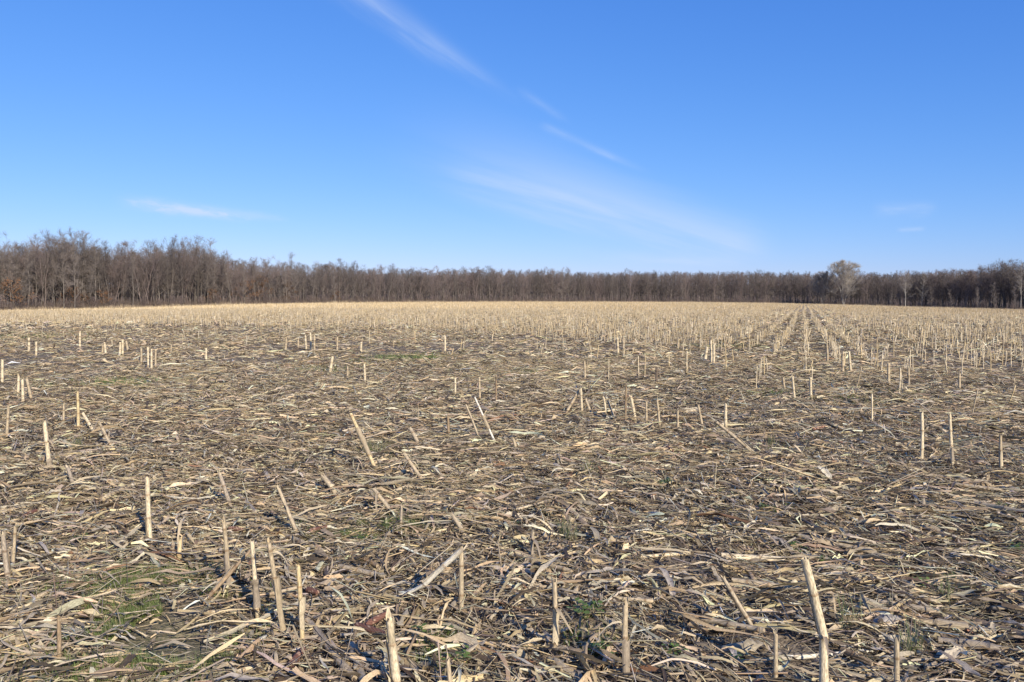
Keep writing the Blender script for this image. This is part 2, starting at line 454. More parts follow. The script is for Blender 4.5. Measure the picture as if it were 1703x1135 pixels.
def straws(x, y, z0, th, L, Rd, pitch, tint):
    """three-sided splinters and thin straws"""
    P = len(x); g0 = gz(x, y)
    dx = np.cos(th) * np.cos(pitch); dy = np.sin(th) * np.cos(pitch); dz = np.sin(pitch)
    V = np.zeros((P, 2, 3, 3)); U = np.zeros((P, 2, 3, 2))
    for e, s in enumerate((-.5, .5)):
        ex = x + dx * L * s; ey = y + dy * L * s
        ez = np.maximum(g0 + z0 + dz * L * s + np.abs(dz) * L * .5, gz(ex, ey) + .001)
        rr = Rd * (1 if e == 0 else rng.uniform(.4, 1, P))
        for k in range(3):
            a = 2 * pi * k / 3 + .5
            V[:, e, k, 0] = ex - np.sin(th) * rr * cos(a); V[:, e, k, 1] = ey + np.cos(th) * rr * cos(a); V[:, e, k, 2] = ez + rr * (1 + sin(a))
            U[:, e, k, 0] = k * .4 + rng.uniform(0, 50, P); U[:, e, k, 1] = e * L * 6
    q = np.array([[0, 1, 4, 3], [1, 2, 5, 4], [2, 0, 3, 5]])
    Q = (np.arange(P) * 6)[:, None, None] + q[None]
    C = tint[:, None, :] * np.ones((1, 6, 1))
    return V.reshape(-1, 3), Q.reshape(-1, 4), C.reshape(-1, 3), U.reshape(-1, 2)

def keep(x, y, base=1.0):
    """litter thins out on the bare and the green spots"""
    n = fbm(x * .8, y * .8, 41)
    n2 = vnoise(x * 3.1, y * 3.1, 47)
    n3 = fbm(x * .16, y * .11, 49, 2)
    p = base * (.22 + 1.0 * sstep(n * .62 + n2 * .25 + (n3 - .5) * .55 + .06, .33, .60)) * (1 - .82 * green(x, y))
    return (rng.random(len(x)) < p) & in_view(x, y)

W_GREY = (2.6, 1.9, 1.0, 2.4, 2.2, 2.4, .12)
def build_litter():
    acc = Acc()
    # broad leaves close by
    x, y = scatter(1.8, 9.5, 460); k = keep(x, y); x, y = x[k], y[k]; n = len(x)
    L = np.exp(rng.normal(math.log(.115), .5, n)).clip(.04, .32); Wd = np.exp(rng.normal(math.log(.0115), .5, n)).clip(.003, .032)
    acc.add(*_r(ribbons(x, y, rng.uniform(.0, .05, n), headings(n, x, y), L, Wd, 5, 2, rng.normal(0, .45, n), rng.normal(.0, .06, n).clip(-.05, .2),
                        rng.normal(0, .55, n), rng.normal(0, .9, n), rng.normal(.05, .25, n), tints(n, W_GREY), np.abs(rng.normal(0, .10, n)))))
    # shredded bits close by
    x, y = scatter(1.8, 9.5, 560); k = keep(x, y, 1.1); x, y = x[k], y[k]; n = len(x)
    L = np.exp(rng.normal(math.log(.085), .5, n)).clip(.02, .3); Wd = np.exp(rng.normal(math.log(.0075), .5, n)).clip(.002, .022)
    acc.add(*_r(ribbons(x, y, rng.uniform(.0, .035, n), headings(n, x, y), L, Wd, 2, 1, rng.normal(0, .9, n), rng.normal(.0, .08, n),
                        rng.normal(0, .6, n), rng.normal(0, .8, n), np.zeros(n), tints(n, W_GREY, .28), np.abs(rng.normal(0, .12, n)))))
    # long narrow leaves and husk strings, curled and matted together
    x, y = scatter(1.8, 9.5, 70); k = keep(x, y, 1.1); x, y = x[k], y[k]; n = len(x)
    L = np.exp(rng.normal(math.log(.33), .35, n)).clip(.15, .75); Wd = np.exp(rng.normal(math.log(.011), .4, n)).clip(.004, .028)
    acc.add(*_r(ribbons(x, y, rng.uniform(.01, .045, n), headings(n, x, y), L, Wd, 8, 2, rng.normal(0, .5, n), rng.normal(.0, .04, n).clip(-.03, .12),
                        rng.normal(0, .6, n), rng.normal(0, 2.2, n), rng.normal(.1, .3, n), tints(n, (2.6, 2.2, 1.2, 2.6, 2, 1, .1)), np.abs(rng.normal(0, .06, n)))))
    x, y = scatter(9.5, 22, 26); k = keep(x, y, 1.1); x, y = x[k], y[k]; n = len(x)
    L = np.exp(rng.normal(math.log(.36), .35, n)).clip(.15, .8); Wd = np.exp(rng.normal(math.log(.013), .4, n)).clip(.006, .028)
    acc.add(*_r(ribbons(x, y, rng.uniform(.01, .05, n), headings(n, x, y), L, Wd, 4, 1, rng.normal(0, .7, n), rng.normal(.02, .05, n),
                        rng.normal(0, .6, n), rng.normal(0, 1.8, n), np.zeros(n), tints(n, (3, 2.6, 1.2, 1.6, 1.6, .8, .1)), np.abs(rng.normal(0, .10, n)))))
    # middle ground
    x, y = scatter(9.5, 22, 340); k = keep(x, y); x, y = x[k], y[k]; n = len(x)
    L = np.exp(rng.normal(math.log(.13), .5, n)).clip(.05, .42); Wd = np.exp(rng.normal(math.log(.015), .45, n)).clip(.005, .035)
    acc.add(*_r(ribbons(x, y, rng.uniform(.0, .03, n), headings(n, x, y), L, Wd, 2, 1, rng.normal(0, .7, n), rng.normal(.02, .06, n),
                        rng.normal(0, .6, n), rng.normal(0, .8, n), np.zeros(n), tints(n, (3, 2.0, 1.1, 2.0, 2.0, 1.9, .12), .25), np.abs(rng.normal(0, .12, n)))))
    # towards and between the standing rows
    x, y = scatter(22, 50, 95); k = keep(x, y); x, y = x[k], y[k]; n = len(x)
    L = np.exp(rng.normal(math.log(.22), .45, n)).clip(.1, .55); Wd = np.exp(rng.normal(math.log(.022), .4, n)).clip(.01, .045)
    acc.add(*_r(ribbons(x, y, rng.uniform(.0, .04, n), headings(n, x, y), L, Wd, 2, 1, rng.normal(0, .6, n), rng.normal(.03, .06, n),
                        rng.normal(0, .6, n), rng.normal(0, .8, n), np.zeros(n), tints(n, (4, 2.6, 1, 1.6, 1.6, .9, .1), .25), np.abs(rng.normal(0, .14, n)))))
    x, y = scatter(50, 110, 9); k = keep(x, y); x, y = x[k], y[k]; n = len(x)
    L = np.exp(rng.normal(math.log(.45), .4, n)).clip(.2, 1.0); Wd = np.exp(rng.normal(math.log(.06), .3, n)).clip(.03, .1)
    acc.add(*_r(ribbons(x, y, rng.uniform(.0, .06, n), headings(n, x, y), L, Wd, 2, 1, rng.normal(0, .6, n), rng.normal(.05, .06, n),
                        rng.normal(0, .6, n), rng.normal(0, .8, n), np.zeros(n), tints(n, (4, 3, 1, 1, 1, .4, .1), .2), np.abs(rng.normal(0, .12, n)))))
    o = link('leaf_litter', acc.mesh('leaf_litter', M_LEAF, smooth=False))
    o['kind'] = 'stuff'; tag(o, 'grey tan shredded corn leaves carpeting the soil of the field', 'leaf litter')
    acc = Acc()
    for r0, r1, dn, lm, rm in ((1.8, 9.5, 430, .12, .0020), (9.5, 22, 130, .17, .0040), (22, 50, 18, .30, .009)):
        x, y = scatter(r0, r1, dn); k = keep(x, y, 1.1); x, y = x[k], y[k]; n = len(x)
        acc.add(*_r(straws(x, y, rng.uniform(.005, .045, n), headings(n, x, y), np.exp(rng.normal(math.log(lm), .55, n)).clip(.03, .7),
                           np.exp(rng.normal(math.log(rm), .45, n)), rng.normal(0, .16, n), tints(n, (3, 3, 1.5, 1.3, 1.2, .8, .1), .25))))
    # broken lengths of stalk too short to count
    for r0, r1, dn in ((2.2, 9.5, 26), (9.5, 20, 9)):
        x, y = scatter(r0, r1, dn); k = keep(x, y, 1.0) & (rng.random(len(x)) < .45 + .08 * x.clip(-4, 6)); x, y = x[k], y[k]; n = len(x)
        acc.add(*_r(straws(x, y, rng.uniform(.005, .03, n), headings(n, x, y), np.exp(rng.normal(math.log(.17), .5, n)).clip(.06, .5),
                           rng.uniform(.0045, .0095, n), rng.normal(0, .10, n), tints(n, (3, 1.6, .6, 1.6, 2.4, 2.0, .1), .22))))
    o = link('straw_litter', acc.mesh('straw_litter', M_LEAF)); o['kind'] = 'stuff'
    tag(o, 'fine pale straw and splinters scattered over the leaf litter', 'straw')

def build_clods():
    acc = Acc(); x, y = scatter(1.8, 8.5, 260); k = in_view(x, y); x, y = x[k], y[k]; n = len(x)
    r = np.exp(rng.normal(math.log(.0065), .5, n)).clip(.002, .022); z = gz(x, y)
    base = np.array([(1, 0, 0), (-.6, .8, 0), (-.6, -.8, 0), (0.1, 0, .8), (0, .1, -.6)], float)
    V = base[None] * r[:, None, None] * rng.uniform(.6, 1.3, (n, 5, 3)); a = rng.uniform(0, 6.28, n); ca, sa = np.cos(a)[:, None], np.sin(a)[:, None]
    V = np.stack([V[..., 0] * ca - V[..., 1] * sa + x[:, None], V[..., 0] * sa + V[..., 1] * ca + y[:, None], V[..., 2] + z[:, None] + r[:, None] * .3], -1)
    f = np.array([(0, 1, 3), (1, 2, 3), (2, 0, 3), (1, 0, 4), (2, 1, 4), (0, 2, 4)]); T = (np.arange(n) * 5)[:, None, None] + f[None]
    c = np.array([(.10, .077, .055), (.14, .108, .078), (.07, .053, .038)])[rng.choice(3, n)]
    acc.add(V.reshape(-1, 3), None, T.reshape(-1, 3), np.repeat(c, 5, 0), rng.random((n * 5, 2)) * 20)
    o = link('soil_clods', acc.mesh('soil_clods', M_BRUSH)); o['kind'] = 'stuff'; tag(o, 'small dark crumbs of soil between the corn litter', 'soil')

def _r(t):
    V, Q, C, U = t; return V, Q, None, C, U
build_litter()
build_clods()

# ------------------------------------------------------------------ corn stalks
def frame(d):
    d = d.normalized(); a = Vector((1, 0, 0)) if abs(d.x) < .8 else Vector((0, 1, 0))
    u = d.cross(a).normalized(); return u, d.cross(u).normalized()

def tube(acc, pts, rad, sides, cols, tip=0.0, ecc=.1, uv0=0.0, closed=False):
    pts = [Vector(p) for p in pts]; k = len(pts); V = []; C = []; U = []; l = 0
    e = random.uniform(0, 6.28)
    for i, p in enumerate(pts):
        d = pts[min(i + 1, k - 1)] - pts[max(i - 1, 0)]; u, v = frame(d)
        if i: l += (p - pts[i - 1]).length
        for s in range(sides):
            a = 2 * pi * s / sides; r = rad[i] * (1 + ecc * cos(2 * a + e)) * random.uniform(.93, 1.05)
            q = p + (u * cos(a) + v * sin(a)) * r
            if tip and i == k - 1: q = q + d.normalized() * random.uniform(-.25, 1) * tip * (1.8 if random.random() < .2 else .7)
            V.append(q[:]); C.append(cols[i]); U.append((uv0 + s / sides * 3, uv0 + l * 7))
    Q = [(i * sides + s, i * sides + (s + 1) % sides, (i + 1) * sides + (s + 1) % sides, (i + 1) * sides + s) for i in range(k - 1) for s in range(sides)]
    T = []
    if closed:
        for base, i, flip in ((0, 0, 1), ((k - 1) * sides, k - 1, 0)):
            V.append(pts[i][:]); C.append(np.array(cols[i]) * .9); U.append((uv0, uv0)); c = len(V) - 1
            for s in range(sides):
                f = (base + s, base + (s + 1) % sides, c); T.append(f[::-1] if flip else f)
    acc.add(V, Q, T, np.array([np.array(c) for c in C]), np.array(U))

STRAW = {'yellow': (.61, .465, .25), 'pale': (.66, .54, .35), 'white': (.76, .69, .55), 'tan': (.47, .37, .235), 'brown': (.31, .22, .13),
         'grey': (.38, .305, .215), 'dark': (.15, .11, .075)}

def stalk_path(a, b, r, tint, mid=None, stain=.06, step=.022, ground=False, node=None, nodelen=None):
    """points, radii and colours of a stalk from a to b, with swollen joints; mid = a broken elbow"""
    a = Vector(a); b = Vector(b); leg = [a, b] if mid is None else [a, Vector(mid), b]
    tot = sum((leg[i + 1] - leg[i]).length for i in range(len(leg) - 1))
    nl = nodelen or random.uniform(.11, .19); nodes = list(np.arange(nl * random.uniform(.25, .8), tot - .01, nl))
    bow = Vector((random.uniform(-1, 1), random.uniform(-1, 1), random.uniform(-.3, .3))) * tot * .012
    samples = set(np.linspace(0, tot, max(4, int(tot / .07) + 1)))
    for n_ in nodes: samples |= {n_ - .009, n_ - .0025, n_ + .0025, n_ + .010}
    samples = sorted(s for s in samples if 0 <= s <= tot)
    P, Rr, Cc = [], [], []
    tint = np.array(tint); j = random.uniform(-.02, .02)
    for s in samples:
        q = s
        for i in range(len(leg) - 1):
            l = (leg[i + 1] - leg[i]).length
            if q <= l + 1e-6 or i == len(leg) - 2: p = leg[i].lerp(leg[i + 1], min(q / l, 1)); break
            q -= l
        p = p + bow * sin(pi * s / tot)
        rr = r * (1 - .16 * s / tot) * random.uniform(.94, 1.05); c = tint * (1 + j) * random.uniform(.9, 1.06)
        for k_, n_ in enumerate(nodes):
            dlt = s - n_
            if abs(dlt) < .0035: rr *= 1.15; c = c * np.array([.60, .52, .46])
            elif abs(dlt) < .012: rr *= 1.06; c = c * .92
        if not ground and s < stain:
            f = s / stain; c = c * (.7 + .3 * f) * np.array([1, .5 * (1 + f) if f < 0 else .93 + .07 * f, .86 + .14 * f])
        if ground:
            g = float(gz(p.x, p.y)); p = Vector((p.x, p.y, max(p.z, g + rr * .6)))
        P.append(p); Rr.append(rr); Cc.append(c)
    return P, Rr, Cc

def sheath_mesh(P, Rr, i0, i1, tint, off, peel):
    """a torn leaf sheath wrapped part of the way round the stalk and peeling off at its upper end"""
    acc = Acc(); n = 5; m = 5; V = []; C = []; U = []
    a0 = random.uniform(0, 6.28); span = random.uniform(2.2, 4.0)
    for i in range(n + 1):
        t = i / n; f = i0 + (i1 - i0) * t; k = min(int(f), len(P) - 2); p = P[k].lerp(P[k + 1], f - k)
        d = P[k + 1] - P[k]; u, v = frame(d); rr = Rr[k] * 1.12 + .0015 + peel * max(0, t - .55) ** 1.4
        for j in range(m + 1):
            a = a0 + span * (j / m - .5) * (1 - .55 * max(0, t - .5)); rj = rr * (1 + .12 * random.uniform(-1, 1))
            q = p + (u * cos(a) + v * sin(a)) * rj + d.normalized() * (random.uniform(-.012, .012) if i in (0, n) else 0)
            V.append((q - off)[:]); C.append(np.array(tint) * random.uniform(.85, 1.1)); U.append((j / m * 2, t * 2 + a0))
    Q = [(i * (m + 1) + j, i * (m + 1) + j + 1, (i + 1) * (m + 1) + j + 1, (i + 1) * (m + 1) + j) for i in range(n) for j in range(m)]
    acc.add(V, Q, None, np.array(C), np.array(U))
    return acc.mesh('leaf_sheath', M_LEAF, smooth=True)

def disc_mesh(p, d, r, off, tint):
    acc = Acc(); u, v = frame(d); V = [(p - off)[:]]; sides = 8
    for s in range(sides):
        a = 2 * pi * s / sides; V.append((p + (u * cos(a) + v * sin(a)) * r * random.uniform(.86, 1.0) + d.normalized() * random.uniform(-.003, .003) - off)[:])
    T = [(0, 1 + s, 1 + (s + 1) % sides) for s in range(sides)]
    acc.add(V, None, T, np.array(tint), np.array([(v_[0] * 40, v_[1] * 40) for v_ in V]))
    return acc.mesh('cut_end', M_PITH)

def leaf_strip(p, th, L, w, tint, off, drop=.5):
    """one torn leaf hanging from a stalk"""
    n = 6; V = []; U = []; C = []; acc = Acc(); k = random.uniform(-.6, .6)
    for i in range(n + 1):
        t = i / n; h = th + k * t; ww = w * (1 - .75 * t) * random.uniform(.85, 1.1)
        q = p + Vector((cos(h), sin(h), 0)) * L * t * .8 + Vector((0, 0, L * (.35 * t - drop * 1.6 * t * t)))
        g = float(gz(q.x, q.y)); q.z = max(q.z, g + .01)
        s = Vector((-sin(h), cos(h), .4 * sin(t * 5 + th)))
        for e in (-.5, 0, .5):
            V.append((q + s * ww * e + Vector((0, 0, -.25 * ww * (1 - 4 * e * e))) - off)[:]); U.append((e + 3 * th, t * 3)); C.append(np.array(tint) * (1 - .15 * t))
    Q = [(i * 3 + j, i * 3 + j + 1, i * 3 + 4 + j, i * 3 + 3 + j) for i in range(n) for j in range(2)]
    acc.add(V, Q, None, np.array(C), np.array(U)); return acc.mesh('torn_leaf', M_LEAF, smooth=True)

def corn_stub(base, top, r, col, label, group=None, mid=None, tip=.012, sheath=None, leaf=0, parts=True):
    off = Vector(base); d0 = (Vector(top) - off).normalized()
    a = off - d0 * .03
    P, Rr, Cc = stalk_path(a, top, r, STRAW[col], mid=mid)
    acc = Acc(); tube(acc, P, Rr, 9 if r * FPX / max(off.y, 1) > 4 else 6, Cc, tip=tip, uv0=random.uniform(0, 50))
    root = bpy.data.objects.new('corn_stub', None); COL.objects.link(root); root.location = off; root.empty_display_size = .05
    sto = link('stalk', acc.mesh('stalk', M_STALK, smooth=True, off=off[:]), root)
    if parts:
        link('cut_end', disc_mesh(P[-1] - (P[-1] - P[-2]).normalized() * .004, P[-1] - P[-2], Rr[-1] * .93, off, (.52, .42, .28)), root)
        if sheath:
            k = len(P) - 1
            link('leaf_sheath', sheath_mesh(P, Rr, k * sheath[0], k * sheath[1], np.array(STRAW[sheath[2]]) * .95, off, sheath[3]), root)
        if off.y < 9:
            fa = Acc(); d_ = (P[-1] - P[-2]).normalized(); u_, v_ = frame(d_)
            for i in range(random.randint(2, 5)):
                a_ = random.uniform(0, 6.28); rd = u_ * cos(a_) + v_ * sin(a_); tg = d_.cross(rd); w_ = Rr[-1] * random.uniform(.18, .5); l_ = random.uniform(.008, .04)
                b_ = P[-1] + rd * Rr[-1] * .96 - d_ * .008 - off; e_ = b_ + d_ * l_ + rd * l_ * random.uniform(-.1, .45)
                fa.add([(b_ - tg * w_)[:], (b_ + tg * w_)[:], (e_ + tg * w_ * .25)[:], (e_ - tg * w_ * .25)[:]], [(0, 1, 2, 3)], None, np.array(STRAW['pale']) * random.uniform(.8, 1.1), [(0, 0), (1, 0), (1, 1), (0, 1)])
            link('torn_fibres', fa.mesh('torn_fibres', M_LEAF), sto)['kind'] = 'stuff'
        for i in range(leaf):
            k = random.randint(len(P) // 3, len(P) - 2)
            link('torn_leaf', leaf_strip(P[k], random.uniform(0, 6.28), random.uniform(.10, .22), random.uniform(.012, .028), STRAW[random.choice(['pale', 'grey', 'tan'])], off), root)
    tag(root, label, 'corn stub', group)
    return root

G_THIN = 'thin upright stubs left in the trampled headland'
G_LEAN = 'leaning stubs in the trampled headland'
L_THIN = 'thin upright tan corn stub left standing in the trampled headland litter'
L_LEAN = 'slanting tan corn stub knocked over but still rooted in trampled litter'
# base px, top px, diameter px, colour, label (None = look-alikes), options
STUBS = [
    ((503, 1078), (496, 945), 9, 'yellow', 'yellowish upright corn stub tapering to a pointed tip beside a thick fallen stalk', dict(tip=.035)),
    ((472, 1060), (447, 902), 9, 'tan', 'tall tan corn stub slightly tilted with a split top, one of three close together', dict(tip=.05, sheath=(.1, .55, 'tan', .03), leaf=1)),
    ((429, 1030), (420, 908), 9, 'pale', 'pale upright corn stub with a dark torn sheath at mid height', dict(sheath=(.25, .62, 'grey', .05))),
    ((381, 988), (372, 868), 8, 'tan', 'olive tan upright corn stub with a slender broken tip behind a slanting stick', dict(tip=.04)),
    ((663, 1160), (648, 1032), 14, 'pale', 'thick splintered corn stub with a white torn top next to red cobs', dict(tip=.03, sheath=(.0, .7, 'tan', .03))),
    ((767, 1018), (767, 914), 8, 'tan', 'upright tan corn stub propping up a white snapped stalk', dict(tip=.01)),
    ((922, 1092), (922, 968), 10, 'tan', 'stout upright tan corn stub with a shredded base near a green weed', dict(tip=.02, leaf=2)),
    ((1042, 1140), (1040, 1008), 10, 'tan', 'upright corn stub with a frayed two-pronged top among coarse stalks', dict(tip=.05, sheath=(.05, .6, 'grey', .02))),
    ((1369, 1170), (1338, 930), 14, 'pale', 'tallest thick pale corn stub, kinked at a joint and wrapped in a split sheath', dict(mid=(1367, 1058), sheath=(.52, .86, 'pale', .012), tip=.008, leaf=1)),
    ((1288, 1150), (1290, 1055), 8, 'tan', 'short smooth tan corn stub standing close to the tallest kinked stub', dict(tip=.008)),
    ((1257, 1052), (1203, 962), 8, 'tan', 'slanting tan corn stub with its sheath peeling above a boat-shaped husk', dict(sheath=(.3, .7, 'tan', .02))),
    ((1492, 1160), (1491, 1070), 9, 'tan', 'short splintered corn stub with upright fibres beside a fallen ribbed stalk', dict(tip=.07, leaf=3)),
    ((250, 905), (245, 797), 9, 'pale', 'lone pale upright corn stub with a white cut top and dark shadowed foot', dict(tip=.012, sheath=(.1, .45, 'tan', .01))),
    ((83, 782), (74, 706), 8, 'pale', 'pale tilted corn stub forked at the top like a Y', dict(tip=.05, leaf=2)),
    ((130, 714), (129, 655), 5, 'yellow', 'slim upright corn stub with a leaf blown sideways from its tip', dict(leaf=1)),
    ((157, 722), (138, 688), 5, 'pale', None, {}), ((187, 746), (167, 706), 5, 'tan', None, {}),
    ((105, 708), (106, 675), 4, 'tan', None, {}), ((11, 732), (14, 678), 5, 'tan', None, {}),
    ((20, 948), (25, 880), 6, 'tan', 'upright corn stub in a pair, casting a narrow shadow on bare soil', {}),
    ((15, 970), (5, 890), 9, 'grey', 'grey tilted corn stub with a joint, leaning away from its upright neighbour', dict(sheath=(.1, .7, 'grey', .03))),
    ((497, 894), (463, 812), 7, 'tan', 'tan slanting corn stub ending beside a russet cob', {}),
    ((625, 782), (584, 690), 7, 'yellow', 'long yellowish slanting corn stub with a long dark shadow over green moss', dict(tip=.02)),
    ((708, 806), (674, 757), 6, 'tan', None, {}), ((697, 741), (683, 714), 6, 'tan', None, {}),
    ((655, 856), (622, 814), 8, 'tan', None, {}), ((780, 900), (752, 857), 8, 'tan', None, {}),
    ((746, 727), (745, 694), 5, 'brown', None, {}), ((797, 732), (775, 674), 4, 'tan', None, {}),
    ((825, 740), (790, 662), 4, 'white', 'long thin white slanting corn stub beside a thinner tan one', dict(tip=.02)),
    ((757, 661), (757, 630), 3.4, 'pale', None, {}), ((798, 668), (797, 628), 4, 'tan', None, {}), ((825, 670), (825, 632), 3.6, 'brown', None, {}),
    ((968, 692), (966, 647), 4, 'pale', None, {}), ((985, 694), (974, 664), 4.4, 'tan', None, {}), ((941, 688), (963, 650), 5, 'tan', None, {}),
    ((1008, 692), (1004, 662), 4, 'pale', None, {}), ((1023, 699), (1011, 667), 4, 'tan', None, {}), ((1040, 702), (1041, 643), 4, 'brown', None, {}),
    ((1057, 705), (1049, 660), 5, 'pale', None, {}), ((1075, 708), (1075, 668), 4, 'tan', None, {}), ((1097, 713), (1093, 668), 4.4, 'tan', None, {}),
    ((1127, 714), (1127, 683), 4, 'tan', None, {}), ((1169, 713), (1161, 674), 5, 'tan', None, {}), ((1207, 718), (1207, 673), 5, 'pale', None, {}),
    ((1258, 758), (1192, 703), 5, 'tan', 'long slanting corn stub lying almost flat below the upright row', {}),
    ((1532, 767), (1533, 686), 5, 'pale', 'tall slim pale corn stub, first of three spaced along a trampled row', {}),
    ((1585, 776), (1580, 696), 5, 'pale', 'slim corn stub with a bent splintered tip, middle of three in a trampled row', dict(tip=.05)),
    ((1665, 785), (1664, 725), 5, 'tan', 'shorter tan corn stub, last of three spaced along a trampled row', {}),
    ((1322, 667), (1318, 627), 4, 'pale', None, {}), ((1349, 665), (1348, 628), 4, 'pale', None, {}), ((1305, 652), (1302, 628), 4, 'tan', None, {}),
    ((1478, 642), (1478, 605), 5, 'tan', None, {}), ((1512, 644), (1511, 612), 4, 'tan', None, {}), ((1596, 650), (1596, 624), 4, 'tan', None, {}),
    ((1402, 622), (1402, 585), 4, 'tan', None, {}), ((1376, 605), (1375, 575), 4, 'tan', None, {}), ((1415, 620), (1412, 585), 4, 'pale', None, {}),
    ((548, 623), (553, 594), 5, 'pale', None, {}), ((607, 639), (606, 607), 4, 'pale', None, {}), ((578, 630), (578, 610), 3.4, 'tan', None, {}),
    ((48, 584), (48, 563), 4, 'pale', None, {}), ((60, 591), (60, 570), 4, 'pale', None, {}), ((133, 577), (133, 552), 3.6, 'pale', None, {}),
    ((170, 590), (172, 572), 4, 'tan', None, {}), ((176, 590), (174, 570), 4, 'pale', None, {}), ((199, 594), (200, 570), 4, 'pale', None, {}),
    ((204, 594), (204, 567), 4, 'pale', None, {}), ((213, 585), (210, 568), 4, 'tan', None, {}), ((247, 612), (246, 578), 4, 'pale', None, {}),
    ((252, 612), (252, 582), 4, 'pale', None, {}), ((259, 609), (259, 584), 3.6, 'tan', None, {}), ((235, 604), (235, 580), 3.6, 'tan', None, {}),
    ((343, 601), (343, 580), 3.6, 'pale', None, {}), ((284, 592), (285, 575), 3, 'tan', None, {}), ((30, 661), (31, 628), 5, 'pale', None, {}),
    ((38, 667), (37, 632), 5, 'pale', None, {}), ((52, 664), (45, 632), 5, 'tan', None, {}), ((4, 638), (4, 600), 5, 'pale', None, {}),
    ((475, 584), (476, 562), 3.6, 'tan', None, {}), ((509, 585), (508, 560), 3.6, 'pale', None, {}), ((518, 586), (516, 554), 4, 'pale', None, {}),
    ((523, 587), (523, 559), 4, 'tan', None, {}), ((496, 580), (496, 563), 3.4, 'tan', None, {}), ((600, 592), (601, 570), 4, 'pale', None, {}),
    ((561, 585), (561, 562), 3.6, 'tan', None, {}), ((1028, 592), (1027, 563), 4, 'pale', None, {}), ((1037, 592), (1037, 562), 4, 'tan', None, {}),
    ((1183, 606), (1182, 568), 4, 'pale', None, {}), ((1172, 602), (1176, 578), 5, 'pale', None, {}), ((1187, 605), (1187, 574), 4, 'pale', None, {}),
    ((1092, 640), (1092, 612), 4, 'dark', None, {}), ((973, 632), (972, 604), 3.6, 'tan', None, {}), ((740, 588), (740, 560), 3.4, 'pale', None, {}),
    ((298, 938), (299, 902), 9, 'yellow', 'short yellowish corn stub with a ragged top in a loose pair', dict(tip=.03)),
    ((286, 928), (288, 905), 7, 'grey', 'very short grey corn stub next to a short yellowish one', dict(tip=.02)),
    ((124, 812), (112, 778), 7, 'grey', None, {}), ((384, 846), (366, 790), 7, 'grey', None, dict(leaf=1)), ((562, 826), (539, 794), 8, 'tan', None, {}),
    ((667, 882), (668, 845), 5, 'grey', 'short narrow grey corn stub standing by a rusty cob', {}),
    ((98, 1104), (98, 1030), 8, 'brown', 'brown weathered corn stub beside a pale flat splinter', dict(tip=.02)),
    ((752, 1160), (745, 1098), 9, 'tan', 'short tilted tan corn stub by bright green weeds', dict(tip=.02)),
    ((1535, 850), (1536, 835), 6, 'grey', None, {}), ((885, 938), (886, 888), 6, 'grey', 'dark weathered corn stub hung with drooping grey leaves', dict(leaf=3)),
    ((860, 752), (855, 735), 6, 'tan', None, {}), ((1642, 808), (1641, 790), 5, 'tan', None, {}), ((1430, 955), (1432, 935), 6, 'tan', None, {}),
]

def build_table_stubs():
    used = []
    for b, t, w, col, lab, kw in STUBS:
        base = ground_at(*b); lean = (b[0] - t[0]) / max(b[1] - t[1], 1)
        top = at_depth(t[0], t[1], base.y + (.16 if lean > .3 else .02) * random.uniform(.6, 1.2))
        kw = dict(kw); r = w / FPX * base.y / 2 * 1.05
        if 'mid' in kw: kw['mid'] = at_depth(*kw['mid'], base.y + .01)
        g = None
        if lab is None:
            lab, g = (L_LEAN, G_LEAN) if abs(lean) > .27 else (L_THIN, G_THIN)
            lab = lab.replace('tan', col, 1) if ' tan ' in lab else lab; g = col + ' ' + g
        if base.y < 9 and 'sheath' not in kw and random.random() < .6:
            s0 = random.uniform(0, .35); kw['sheath'] = (s0, s0 + random.uniform(.25, .45), random.choice(['tan', 'grey', 'pale']), random.uniform(.005, .04))
        if base.y < 8: kw['leaf'] = kw.get('leaf', 0) + random.choice([0, 0, 1, 1, 2])
        if 'tip' not in kw: kw['tip'] = random.uniform(.02, .05)
        corn_stub(base, top, r, col, lab, g, **kw)
        used.append((base.x, base.y))
    return used
TABLE_POS = build_table_stubs()

# ------------------------------------------------------------------ standing rows
ROW_AZ = math.atan((1338 - 851.5) / FPX)
def row_points():
    u = np.array([sin(ROW_AZ), cos(ROW_AZ)]); v = np.array([cos(ROW_AZ), -sin(ROW_AZ)])
    out = []
    for s0, s1, step in ((8, 105, .165), (105, 215, .60), (215, 440, 1.15)):
        s = np.arange(s0, s1, step); k = np.arange(-460, 461)
        Sx, K = np.meshgrid(s, k); n = Sx.size
        Sx = Sx.ravel() + rng.normal(0, step * .22, n); Kk = K.ravel()
        off = Kk * .762 + rng.normal(0, .045, n) + .10 * np.sin(Sx * .05 + Kk) + .12 * (vnoise(Sx * .3, Kk * 1.0, 15) - .5)
        x = Sx * u[0] + off * v[0]; y = Sx * u[1] + off * v[1]
        d = np.hypot(x, y); az = np.arctan2(x, y)
        m = (np.abs(az) < .66) & (y > 5) & (d < edge_d(x, y) - 4)
        crush = (np.abs((Kk % 8) - 3.2) < .9) & (vnoise(Sx * .05, Kk * .9, 5) > .45)
        p = row_zone(x, y) * np.where(crush, .35, .95) * (.60 + .9 * fbm(Sx * .4, Kk * .8, 9)) * (1 - .3 * sstep(fbm(x * .10, y * .06, 66), .52, .66))
        p = np.where(az > .28, p * np.where(d < 60, .85, 1), p)
        m &= rng.random(n) < p
        out.append(np.stack([x[m], y[m], d[m], np.full(m.sum(), s0)], -1))
    P = np.concatenate(out); return P

